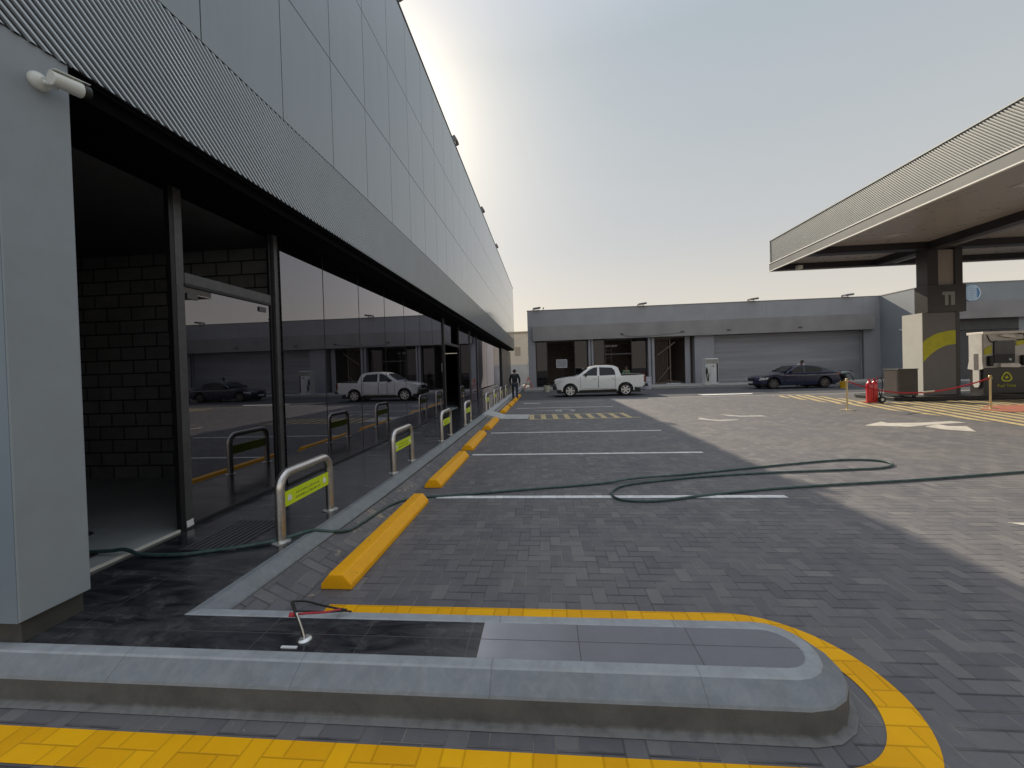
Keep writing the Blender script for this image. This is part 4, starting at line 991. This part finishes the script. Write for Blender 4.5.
# sedan
outline_len = 4.95
ol = [(.10, .30), (.02, .42), (.0, .60), (.06, .72), (.25, .79), (.9, .90), (1.50, .97), (1.62, 1.0), (2.20, 1.33), (2.45, 1.42), (2.8, 1.46), (3.2, 1.455), (3.6, 1.39), (4.25, 1.14), (4.40, 1.10), (4.80, 1.08), (4.90, 1.0), (4.95, .72), (4.93, .42), (4.80, .30), (4.34, .28)]
ol += arch(3.92, .405, .32)[::-1] + [(3.45, .24), (1.38, .24)] + arch(.93, .405, .32)[::-1]
seen = []
for p in ol:
    if not seen or (abs(p[0] - seen[-1][0]) + abs(p[1] - seen[-1][1])) > .01: seen.append(p)
def fn_s(x, z):
    w = .93 - .10 * max(0, .5 - z) 
    if z > .95: w -= (z - .95) * .46
    if x < .8: w -= (.8 - x) ** 2 * .26
    if x > 4.3: w -= (x - 4.3) ** 2 * .22
    return w
sd = car('saloon_car', 'dark navy saloon car parked in front of the roller shutter', 'car', (13.2, 26.4, .008), seen, 1.86, fn_s, 'car_navy', (.93, 3.92), .335, 1.0, None)
for s in (-1, 1):
    side_patch(sd, fn_s, [(1.95, 1.05), (2.72, 1.04), (2.76, 1.44), (2.5, 1.42), (2.3, 1.33)], s, 'front_window', 'car_glass')
    side_patch(sd, fn_s, [(2.82, 1.04), (3.75, 1.06), (3.86, 1.20), (3.5, 1.37), (3.2, 1.435), (2.86, 1.445)], s, 'rear_window', 'car_glass')
    side_patch(sd, fn_s, [(.10, .60), (.55, .66), (.62, .76), (.2, .73)], s, 'headlight', 'lamp_clear', .006)
    side_patch(sd, fn_s, [(4.55, .86), (4.90, .84), (4.88, .98), (4.6, .98)], s, 'tail_lamp', 'lamp_red', .006)
    for dx0, dx1, hx in ((1.55, 2.78, 2.55), (2.79, 3.65, 3.5)):
        g = MB()
        for a in (dx0, dx1): g.box((a - .006, s * fn_s(a, .7) - .005, .34), (a + .006, s * fn_s(a, .7) + .005, .96))
        d = g.build('door', 'black_trim', sd)
        g = MB(); yy = s * (fn_s(hx, .85) + .008); g.box((hx - .09, min(yy, yy + s * .02), .84), (hx + .09, max(yy, yy + s * .02), .865)); g.build('handle', 'car_navy', d)
    g = MB(); yy = s * .88; g.box((1.90, min(yy, yy + s * .20), 1.0), (2.02, max(yy, yy + s * .20), 1.13)); g.build('side_mirror', 'black_trim', sd, bevel=.03)
g = MB(); g.face([(1.72, -.74, 1.05), (1.72, .74, 1.05), (2.32, .60, 1.385), (2.32, -.60, 1.385)])
for v in g.bm.verts: v.co.x -= .03; v.co.z += .012
g.build('windscreen', 'car_glass', sd, recalc=False)
g = MB(); g.face([(4.22, -.66, 1.13), (4.22, .66, 1.13), (3.66, .58, 1.355), (3.66, -.58, 1.355)])
for v in g.bm.verts: v.co.x += .02; v.co.z += .015
g.build('rear_screen', 'car_glass', sd, recalc=False)
for s in (-1, 1):
    g = MB(); g.box((-.02, s * .17 - .13, .50), (.05, s * .17 + .13, .68)); g.build('grille', 'black_trim', sd, bevel=.03)
g = MB(); g.box((-.03, -.26, .36), (.01, .26, .47)); g.build('number_plate', 'sticker_white', sd)
# ------------------------------------------------------------------ people
def person(label, loc, rz, J, shirt, trousers, hair='hair_black', sleeve=True):
    """J: joint positions in metres (x right, y forward)"""
    t = thing('person', label, 'person', loc, rz)
    def skin(name, chain, rad, m, parent, root, sub=1):
        me = bpy.data.meshes.new(name); names = []
        for a, b in chain:
            for q in (a, b):
                if q not in names: names.append(q)
        me.from_pydata([J[n] for n in names], [(names.index(a), names.index(b)) for a, b in chain], [])
        me.materials.append(MATS[m])
        o = bpy.data.objects.new(name, me); COL.objects.link(o); o.parent = parent
        md = o.modifiers.new('skin', 'SKIN'); md.use_smooth_shade = True
        for i, n in enumerate(names):
            sv = me.skin_vertices[0].data[i]; rr = rad[n] if n in rad else rad['*']
            sv.radius = rr if isinstance(rr, tuple) else (rr, rr); sv.use_root = (n == root)
        sm = o.modifiers.new('sub', 'SUBSURF'); sm.levels = sub + 1; sm.render_levels = sub + 1
        return o
    rad = {'pelvis': (.13, .10), 'waist': (.12, .09), 'chest': (.15, .10), 'neck': .05, 'head0': .062, 'head1': .088, 'head2': .07, '*': .05}
    for s in 'LR':
        rad.update({'sh' + s: .062, 'el' + s: .043, 'wr' + s: .028, 'ha' + s: .036, 'fi' + s: .015, 'hp' + s: .085, 'kn' + s: .06, 'an' + s: .04, 'to' + s: .032})
    ch = [('pelvis', 'waist'), ('waist', 'chest'), ('chest', 'neck'), ('neck', 'head0'), ('head0', 'head1'), ('head1', 'head2')]
    for s in 'LR':
        ch += [('chest', 'sh' + s), ('sh' + s, 'el' + s), ('el' + s, 'wr' + s), ('wr' + s, 'ha' + s), ('ha' + s, 'fi' + s), ('pelvis', 'hp' + s), ('hp' + s, 'kn' + s), ('kn' + s, 'an' + s), ('an' + s, 'to' + s)]
    body = skin('body', ch, rad, 'skin_tone', t, 'pelvis')
    r2 = {k: (tuple(q + .035 for q in v) if isinstance(v, tuple) else v + .022) for k, v in rad.items()}
    cs = [('pelvis', 'waist'), ('waist', 'chest')]
    for s in 'LR': cs += [('chest', 'sh' + s), ('sh' + s, 'el' + s)] + ([('el' + s, 'wr' + s)] if sleeve else [])
    skin('shirt', cs, r2, shirt, t, 'pelvis')
    r3 = {k: (tuple(q + .02 for q in v) if isinstance(v, tuple) else v + .02) for k, v in rad.items()}
    ct = []
    for s in 'LR': ct += [('pelvis', 'hp' + s), ('hp' + s, 'kn' + s), ('kn' + s, 'an' + s)]
    skin('trousers', ct, r3, trousers, t, 'pelvis')
    for s in 'LR':
        a = Vector(J['an' + s]); b = Vector(J['to' + s]); g = MB(); d = (b - a); d.z = 0; d = d.normalized(); sd_ = Vector((-d.y, d.x, 0))
        a = Vector((a.x, a.y, 0)) - d * .06; L = .27; pz = min(J['an' + s][2], J['to' + s][2]) - .045
        P = [a + sd_ * .035, a + d * .16 + sd_ * .045, a + d * L + sd_ * .02, a + d * L - sd_ * .02, a + d * .16 - sd_ * .045, a - sd_ * .035]
        g.prism([(q.x, q.y) for q in P], max(0, pz), max(0, pz) + .075, 'z'); g.build('shoe', 'black_trim', t, bevel=.02)
    h = Vector(J['head1']); h2 = Vector(J['head2']); fwd = Vector(J.get('face', (0, 1, 0)))
    g = MB(); bmesh.ops.create_uvsphere(g.bm, u_segments=16, v_segments=10, radius=.105)
    for v in g.bm.verts: v.co = Vector((v.co.x * .92, v.co.y * 1.05, v.co.z * 1.0))
    bmesh.ops.delete(g.bm, geom=[v for v in g.bm.verts if v.co.y > .045 and v.co.z < .045 or v.co.z < -.055], context='VERTS')
    qm = Vector((0, 1, 0)).rotation_difference(fwd).to_matrix().to_4x4(); qm.translation = h + Vector((0, 0, .03)); bmesh.ops.transform(g.bm, matrix=qm, verts=g.bm.verts)
    g.build('hair', hair, t, smooth='all')
    # face: nose, eyes, mouth, ears
    f = fwd.normalized(); sdv = Vector((f.y, -f.x, 0)).normalized(); up = sdv.cross(f)
    g = MB(); g.cyl(h + f * .082 + up * .01, h + f * .112 - up * .022, .008, .014, 8); g.build('nose', 'skin_tone', t, smooth='all')
    for s in (-1, 1):
        g = MB(); g.cyl(h + f * .078 + sdv * s * .032 + up * .016, h + f * .092 + sdv * s * .032 + up * .016, .011, .009, 8); g.build('eye', 'black_trim', t)
        g = MB(); g.cyl(h + sdv * s * .085, h + sdv * s * .098 - f * .01, .026, .02, 8); g.build('ear', 'skin_tone', t)
    g = MB(); g.cyl(h + f * .086 - sdv * .022 - up * .045, h + f * .086 + sdv * .022 - up * .045, .006, n=6); g.build('mouth', 'lamp_red', t)
    return t
walk = dict(pelvis=(0, 0, .92), waist=(0, .01, 1.08), chest=(0, .02, 1.30), neck=(0, .02, 1.46), head0=(0, .03, 1.51), head1=(0, .04, 1.58), head2=(0, .04, 1.64),
            shL=(-.18, .02, 1.39), elL=(-.27, .06, 1.14), wrL=(-.25, .16, .92), haL=(-.245, .19, .85), fiL=(-.24, .20, .78), shR=(.18, .02, 1.39), elR=(.28, -.06, 1.14), wrR=(.27, -.02, .90), haR=(.27, 0, .83), fiR=(.27, .02, .76),
            hpL=(-.10, 0, .86), knL=(-.11, .16, .48), anL=(-.11, .14, .08), toL=(-.11, .27, .045), hpR=(.10, 0, .86), knR=(.11, -.02, .47), anR=(.12, -.22, .10), toR=(.12, -.11, .045))
person('man in dark clothes walking away along the far end of the walkway', (-1.72, 21.9, .004), R(4), walk, 'cloth_dark', 'cloth_jeans')
stand = dict(walk); stand.update(knL=(-.11, .02, .48), anL=(-.12, 0, .08), toL=(-.13, .13, .045), knR=(.11, .02, .48), anR=(.12, 0, .08), toR=(.13, .13, .045), elR=(.27, .06, 1.14), wrR=(.24, .20, .98), haR=(.22, .26, .95), fiR=(.2, .31, .93))
person('person in a green shirt standing behind the load bed of the white pickup', (5.25, 25.9, .004), R(200), stand, 'cloth_green', 'cloth_dark')
lean = dict(pelvis=(0, -.1, .90), waist=(0, 0, 1.03), chest=(0, .17, 1.20), neck=(0, .27, 1.32), head0=(0, .31, 1.36), head1=(0, .35, 1.42), head2=(0, .37, 1.47),
            shL=(-.18, .2, 1.27), elL=(-.22, .34, 1.05), wrL=(-.16, .5, 1.0), haL=(-.13, .56, 1.0), fiL=(-.11, .62, 1.0), shR=(.18, .2, 1.27), elR=(.22, .34, 1.05), wrR=(.16, .5, 1.0), haR=(.13, .56, 1.0), fiR=(.11, .62, 1.0),
            hpL=(-.10, -.1, .86), knL=(-.11, -.02, .46), anL=(-.12, -.12, .08), toL=(-.13, .02, .045), hpR=(.10, -.1, .86), knR=(.11, -.02, .46), anR=(.12, -.12, .08), toR=(.13, .02, .045))
tall = {k: (v[0], v[1], v[2] * 1.14) for k, v in lean.items()}
person('person in a white shirt leaning over from behind the navy saloon', (17.15, 27.95, .004), R(175), tall, 'cloth_white', 'cloth_dark')
bend = dict(pelvis=(0, -.18, .78), waist=(0, -.03, .88), chest=(0, .2, .92), neck=(0, .34, .92), head0=(0, .39, .92), head1=(0, .46, .90), head2=(0, .52, .88), face=(0, .5, -.85),
            shL=(-.18, .25, .92), elL=(-.22, .36, .68), wrL=(-.16, .48, .52), haL=(-.14, .5, .46), fiL=(-.13, .52, .40), shR=(.18, .25, .92), elR=(.22, .36, .68), wrR=(.16, .48, .52), haR=(.14, .5, .46), fiR=(.13, .52, .40),
            hpL=(-.10, -.18, .74), knL=(-.12, .05, .44), anL=(-.12, -.12, .08), toL=(-.13, .02, .045), hpR=(.10, -.18, .74), knR=(.12, .05, .44), anR=(.12, -.12, .08), toR=(.13, .02, .045))
person('person in grey bending down at the rear of the navy saloon beside a yellow bucket', (18.35, 25.7, .004), R(-78), bend, 'cloth_grey', 'cloth_dark')

def bucket(name, label, cat, loc, r, h, m, handle=True):
    t = thing(name, label, cat, loc)
    g = MB(); g.lathe([(r * .8, 0), (r, h * .92), (r * 1.06, h * .93), (r * 1.06, h), (r * .95, h), (r * .76, .03)], 24); g.build('shell', m, t, smooth=True)
    if handle:
        g = MB(); g.tube([(-r, 0, h * .95), (-r * .8, 0, h * 1.18), (0, 0, h * 1.32), (r * .8, 0, h * 1.18), (r, 0, h * .95)], .008, 8, 4); g.build('handle', 'frame_grey', t)
    return t
bucket('bucket', 'yellow bucket on the asphalt at the rear of the navy saloon', 'bucket', (17.75, 24.9, .004), .19, .40, 'bucket_yellow')
bucket('bucket', 'cream bucket on the ground in front of the pickup nose', 'bucket', (.1, 28.6, .004), .24, .45, 'bucket_cream')
t = thing('drum_bin', 'pale plastic drum with a lid behind the tail of the white pickup', 'drum', (7.15, 28.2, .004))
g = MB(); g.lathe([(.25, 0), (.29, .05), (.30, .3), (.31, .33), (.30, .36), (.30, .62), (.31, .65), (.29, .68), (.29, .84)], 28); g.build('shell', 'drum_white', t, smooth=True)
g = MB(); g.lathe([(.31, .841), (.31, .88), (.27, .90), (.05, .905)], 28); g.build('lid', 'drum_white', t, smooth=True)

# ------------------------------------------------------------------ small fuel pump far side
t = thing('air_water_unit', 'white service pump unit by the pillar left of the roller shutter', 'pump', (12.25, 30.1, .15))
g = MB(); g.box((-.50, -.30, 0), (.44, .35, 1.95)); g.build('cabinet', 'disp_cream', t, bevel=.03)
g = MB(); g.box((-.12, -.33, .05), (.24, -.301, 1.50)); g.build('front_panel', 'sticker_white', t, bevel=.008)
g = MB(); g.box((.30, -.32, .2), (.40, -.301, 1.7)); g.build('side_stripe', 'disp_dark', t)
g = MB(); g.box((-.46, -.33, 1.58), (.40, -.301, 1.88)); g.build('display_band', 'concrete', t)
g = MB(); g.tube([(-.42, -.33, 1.3), (-.50, -.42, .9), (-.42, -.45, .45), (-.34, -.4, .3), (-.28, -.34, .8)], .03, 8, 6); g.build('hose', 'wire_black', t, smooth='all')
g = MB(); g.box((-.46, -.38, .8), (-.34, -.301, 1.2)); g.build('nozzle', 'black_trim', t, bevel=.02)
g = MB(); g.cyl((.06, -.336, 1.36), (.06, -.331, 1.36), .05, n=16); g.build('badge', 'black_trim', t)

# ------------------------------------------------------------------ fuel canopy
XC, YC, ZU, Z1, ZT = 11.05, 20.1, 6.10, 6.45, 7.58
cn = thing('fuel_canopy', 'large flat fuel station canopy with ribbed fascia on a two post support', 'canopy', (16, 10, 0))
def CP(name, mb, m, **k):
    o = mb.build(name, m, **k); o.parent = cn; o.matrix_parent_inverse = Matrix.Translation((-16, -10, 0)); return o
g = MB(); g.box((XC + .06, -4, Z1), (34, YC - .06, ZT)); CP('fascia_backing', g, 'canopy_gap')
g = MB(); ribs(g, XC + .058, -1, -3.9, YC, Z1 + .03, ZT - .02, 1.08, .056, .62, .013)
# same corrugation on the end facing the workshop
CP('ribbed_fascia', g, 'canopy_rib')
g = MB(); g.box((XC + .02, YC - .055, Z1 + .03), (34, YC, ZT)); g.box((XC + .02, -4.05, Z1 + .03), (34, -4.001, ZT)); CP('end_fascia', g, 'canopy_rib')
g = MB(); g.box((XC + .02, -4.06, ZT - .02), (34, YC + .01, ZT + .01)); CP('top_flashing', g, 'canopy_rib')
g = MB(); g.box((XC - .03, -4.08, Z1), (34, YC + .03, Z1 + .03)); CP('fascia_trim', g, 'canopy_trim')
g = MB(); g.box((XC - .005, -4.06, ZU + .025), (XC + .06, YC + .01, Z1 - .001)); g.box((XC + .061, YC - .06, ZU + .025), (34, YC + .01, Z1 - .001)); g.box((XC + .061, -4.06, ZU + .025), (34, -4.0, Z1 - .001)); CP('lower_fascia', g, 'canopy_metal')
g = MB(); g.box((XC - .03, -4.08, ZU - .01), (XC + .06, YC + .03, ZU + .024)); g.box((XC + .061, YC - .06, ZU - .01), (34, YC + .03, ZU + .024)); CP('lower_trim', g, 'canopy_trim')
g = MB(); g.box((XC + .061, -3.99, ZU + .25), (34, YC - .07, Z1 - .001)); CP('soffit', g, 'canopy_soffit')
for k in range(5):
    g = MB(); y = -1.0 + k * 4.2; g.box((XC + 2.0, y, ZU + .235), (XC + 2.5, y + .5, ZU + .249)); CP('recessed_lamp', g, 'flood_glass')
# recessed-looking dark bands below the soffit
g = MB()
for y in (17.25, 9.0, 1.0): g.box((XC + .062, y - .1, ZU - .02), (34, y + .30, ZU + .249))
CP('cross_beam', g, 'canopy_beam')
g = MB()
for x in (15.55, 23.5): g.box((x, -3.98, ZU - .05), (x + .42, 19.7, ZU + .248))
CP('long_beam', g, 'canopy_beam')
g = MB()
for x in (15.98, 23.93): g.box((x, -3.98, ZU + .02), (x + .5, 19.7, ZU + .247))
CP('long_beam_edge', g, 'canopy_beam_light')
g = MB(); g.box((XC + .062, 19.75, ZU + .0), (34, 20.02, ZU + .246)); CP('end_beam', g, 'canopy_beam')
g = MB(); g.box((12.0, 19.50, ZU - .06), (12.22, 19.7, ZU + .10)); CP('soffit_lamp', g, 'canopy_trim')
# support
g = MB(); g.box((15.62, 17.3, 4.6), (16.02, 17.80, ZU)); g.box((16.64, 17.3, 4.6), (16.93, 17.8, ZU)); CP('post', g, 'column_dark', bevel=.01)
g = MB(); g.box((16.022, 17.36, 4.6), (16.638, 17.44, ZU - .06)); CP('post_infill', g, 'infill_panel')
g = MB(); g.box((15.52, 17.2, 3.50), (16.95, 17.78, 4.60)); CP('collar', g, 'column_dark', bevel=.01)
g = MB(); g.box((15.40, 17.3, 0.15), (16.62, 18.2, 3.50)); CP('cladding', g, 'column_brown', bevel=.005)
g = MB(); g.box((15.385, 17.302, .15), (15.398, 18.2, 3.50)); CP('side_cladding', g, 'column_sunlit')  # thin sheet on the sun side, its lit look put into the colour
g = MB(); g.box((16.64, 17.45, .15), (16.93, 18.3, 3.49)); CP('rear_post', g, 'column_dark')
g = MB(); out = [(15.401, 2.32), (15.58, 2.47), (15.78, 2.585), (15.96, 2.66), (16.3, 2.735), (16.619, 2.765)]; inn = [(16.619, 2.20), (16.29, 2.16), (15.95, 2.01), (15.65, 1.78), (15.401, 1.50)]
g.prism(out + inn, 17.292, 17.299, 'y'); CP('swoosh', g, 'arc_lime')
g = MB()
g.box((16.06, 17.192, 4.18), (16.52, 17.199, 4.31)); g.box((16.15, 17.192, 3.77), (16.28, 17.199, 4.179)); g.box((16.37, 17.192, 3.77), (16.52, 17.199, 4.179))
CP('number_sign', g, 'canopy_rib')
# island
g = MB(); g.prism([(13.85, 16.4), (34, 16.4), (34, 18.8), (13.85, 18.8), (13.7, 18.5), (13.7, 16.6)], 0, .15, 'z'); struct(g.build('pump_island', 'black_trim', bevel=.02))
t = thing('service_cabinet', 'dark brown metal cabinet at the foot of the canopy column', 'cabinet', (13.86, 16.6, .15))
g = MB(); g.box((0, 0, .05), (.72, .66, 1.08)); g.build('cabinet_body', 'box_brown', t, bevel=.01)
g = MB(); g.box((-.02, -.02, 1.081), (.74, .68, 1.11)); g.build('top', 'disp_dark', t, bevel=.005)
g = MB(); g.box((-.008, .05, .12), (-.001, .61, 1.03)); g.build('door', 'box_brown', t)
for x in (.05, .6):
    g = MB(); g.box((x, .05, 0), (x + .08, .13, .049)); g.build('foot', 'disp_dark', t)
# extinguishers
t = thing('trolley_extinguisher', 'red wheeled fire extinguisher with black hose beside the dark cabinet', 'extinguisher', (12.42, 16.0, .004))
for k, x in enumerate((-.09, .12)):
    g = MB(); g.lathe([(.09, .06), (.105, .10), (.105, .70), (.09, .77), (.045, .82), (.03, .86)], 24, (x, .05 * k)); g.build('cylinder', 'red_paint', t, smooth=True)
    g = MB(); g.cyl((x, .05 * k, .86), (x, .05 * k, .91), .028); g.box((x - .05, .05 * k - .012, .90), (x + .06, .05 * k + .012, .925)); g.build('valve', 'red_paint', t)
g = MB(); g.tube([(.14, .03, .88), (.30, -.02, .96), (.36, -.02, .80), (.32, -.05, .5), (.26, -.06, .25), (.22, -.02, .5)], .018, 10, 6); g.build('hose', 'wire_black', t, smooth='all')
g = MB(); g.cyl((.26, -.14, .13), (.26, -.08, .13), .125, n=24); g.build('wheel', 'tyre', t, smooth=True)
g = MB(); g.cyl((.26, -.145, .13), (.26, -.139, .13), .06, n=16); g.build('hub', 'sticker_white', t)
g = MB(); g.box((-.20, -.05, .02), (.26, .15, .055)); g.cyl((.22, .1, .05), (.30, .12, 1.0), .014); g.build('frame', 'red_paint', t)
# rope posts
def rope_post(label, x, y):
    t = thing('rope_post', label, 'post', (x, y, .004), 0, 'rope barrier posts')
    g = MB(); g.lathe([(.20, 0), (.20, .015), (.10, .03), (.03, .045)], 28); g.build('base', 'brass', t, smooth=True)
    g = MB(); g.cyl((0, 0, .04), (0, 0, .95), .026, n=16); g.build('pole', 'brass', t, smooth=True)
    g = MB(); g.lathe([(.03, .95), (.05, .96), (.05, .985), (.03, 1.0), (.042, 1.03), (.03, 1.06), (.008, 1.07)], 20); g.build('finial', 'brass', t, smooth=True)
    return t
rope_post('brass rope post standing on the open pavers left of the red extinguisher', 10.05, 13.95)
rope_post('brass rope post on the orange mat in front of the fuel dispenser', 13.95, 13.5)
A = Vector((10.05, 13.95, .98)); B = Vector((13.95, 13.5, .98)); pts = []
for i in range(13):
    q = i / 12; p = A.lerp(B, q); p.z -= .48 * 4 * q * (1 - q) * (1 - .18 * q); pts.append(p)
t = thing('barrier_rope', 'dark red rope sagging between the two brass posts', 'rope', (10.05, 13.95, .98))
g = MB(); g.tube([p - A for p in pts], .022, 10, 4); g.build('rope', 'rope_red', t, smooth='all')
k = pts[7] - A; g = MB(); g.cyl(k - Vector((.15, -.02, -.0)), k + Vector((.15, -.02, .03)), .026, n=12); g.build('tape_wrap', 'bucket_cream', t)
# mat
g = MB(); g.prism([(13.45, 13.3), (13.6, 12.6), (19.5, 12.2), (19.5, 14.6), (14.6, 14.25)], .008, .018, 'z')
tag(g.build('floor_mat', 'mat_orange'), 'flat orange mat under the right rope post', 'mat')

# fuel dispenser
dp_ = thing('fuel_dispenser', 'cream and dark fuel dispenser with round yellow emblem at the right edge', 'fuel dispenser', (17.74, 17.4, .15))
g = MB(); g.box((0, 0, 0), (2.4, .52, 1.04)); g.build('lower_cabinet', 'disp_dark', dp_, bevel=.01)
g = MB(); g.box((.03, .02, 1.041), (2.37, .50, 2.40)); g.build('upper_cabinet', 'disp_cream', dp_, bevel=.01)
g = MB(); g.box((-.05, -.06, 2.401), (2.45, .58, 2.50)); g.build('top_cap', 'canopy_trim', dp_, bevel=.01)
g = MB(); g.prism([(.56, 1.0), (.50, 1.35), (.50, 2.40), (.01, 2.40), (.01, 1.35), (-.02, 1.0), (.12, .96), (.12, .35), (.17, .24), (.30, .24), (.36, .35), (.36, .96)], -.045, -.002, 'x'); g.build('side_panel', 'disp_cream', dp_)
g = MB(); g.box((-.052, .15, .95), (-.046, .31, 1.62)); g.build('slot', 'column_brown', dp_)
g = MB(); g.box((.36, -.05, 1.22), (1.12, -.002, 2.12)); f_ = g.build('display', 'screen', dp_, bevel=.01)
g = MB(); g.box((.40, -.056, 1.26), (1.08, -.051, 1.58)); g.build('keypad', 'frame_dark', f_)
g = MB(); g.box((.88, -.060, 1.32), (.98, -.057, 1.40)); g.build('button', 'sign_pale', f_)
g = MB(); g.prism([(.52, 1.05), (1.22, 1.03), (1.26, 1.14), (1.14, 1.20), (.54, 1.20)], -.12, -.051, 'y'); g.build('tray', 'canopy_trim', dp_, bevel=.01)
g = MB(); g.prism([(.03, 1.55), (.30, 1.62), (.30, 1.95), (.03, 1.82)], -.012, -.002, 'y'); g.build('swoosh', 'arc_lime', dp_)
g = MB(); g.prism([(1.20, 1.90), (1.7, 2.0), (1.7, 2.18), (1.20, 2.08)], -.012, -.002, 'y'); g.build('swoosh', 'arc_lime', dp_)
for x in (.10, 1.32):
    g = MB(); g.box((x, -.13, 1.10), (x + .16, -.002, 1.52)); g.build('nozzle', 'black_trim', dp_, bevel=.03)
g = MB(); g.tube([(.05, -.09, 2.36), (.11, -.11, 2.16), (.22, -.11, 2.08), (.38, -.1, 2.12)], .02, 8, 5); g.build('hose_loop', 'wire_black', dp_, smooth='all')
g = MB(); g.tube([(1.13, -.1, 2.14), (1.30, -.11, 2.14), (1.42, -.1, 2.2), (1.38, -.09, 2.36), (1.20, -.08, 2.38)], .02, 8, 5); g.build('hose_loop', 'wire_black', dp_, smooth='all')
g = MB(); g.prism([(.50, 2.32), (.72, 2.26), (1.12, 2.20), (1.02, 2.33), (.72, 2.39)], -.12, -.02, 'y'); g.build('head_lamp', 'canopy_trim', dp_, bevel=.01)
g = MB(); cx, cz = .84, .64
def blob(r, k=1.): return [(cx + (r + r * .10 * math.cos(R(3 * (a - 90)))) * math.cos(R(a)) * k, cz + (r + r * .10 * math.cos(R(3 * (a - 90)))) * math.sin(R(a))) for a in range(0, 360, 12)]
A_, B_ = blob(.20), blob(.135)
A0 = [g.bm.verts.new((x, -.010, z)) for x, z in A_]; B0 = [g.bm.verts.new((x, -.010, z)) for x, z in B_]
for i in range(30):
    j = (i + 1) % 30; g.bm.faces.new([A0[i], A0[j], B0[j], B0[i]])
em = g.build('emblem', 'arc_lime', dp_)
g = MB(); g.prism(blob(.06), -.011, -.003, 'y'); g.build('emblem_core', 'arc_lime', em)
text_mesh('brand_text', 'Fuel Time', .17, 'arc_lime', dp_, (.84, -.005, .30), (R(90), 0, 0), .002)

# second dispenser end behind, lights up nothing; yellow traffic plate etc. skipped
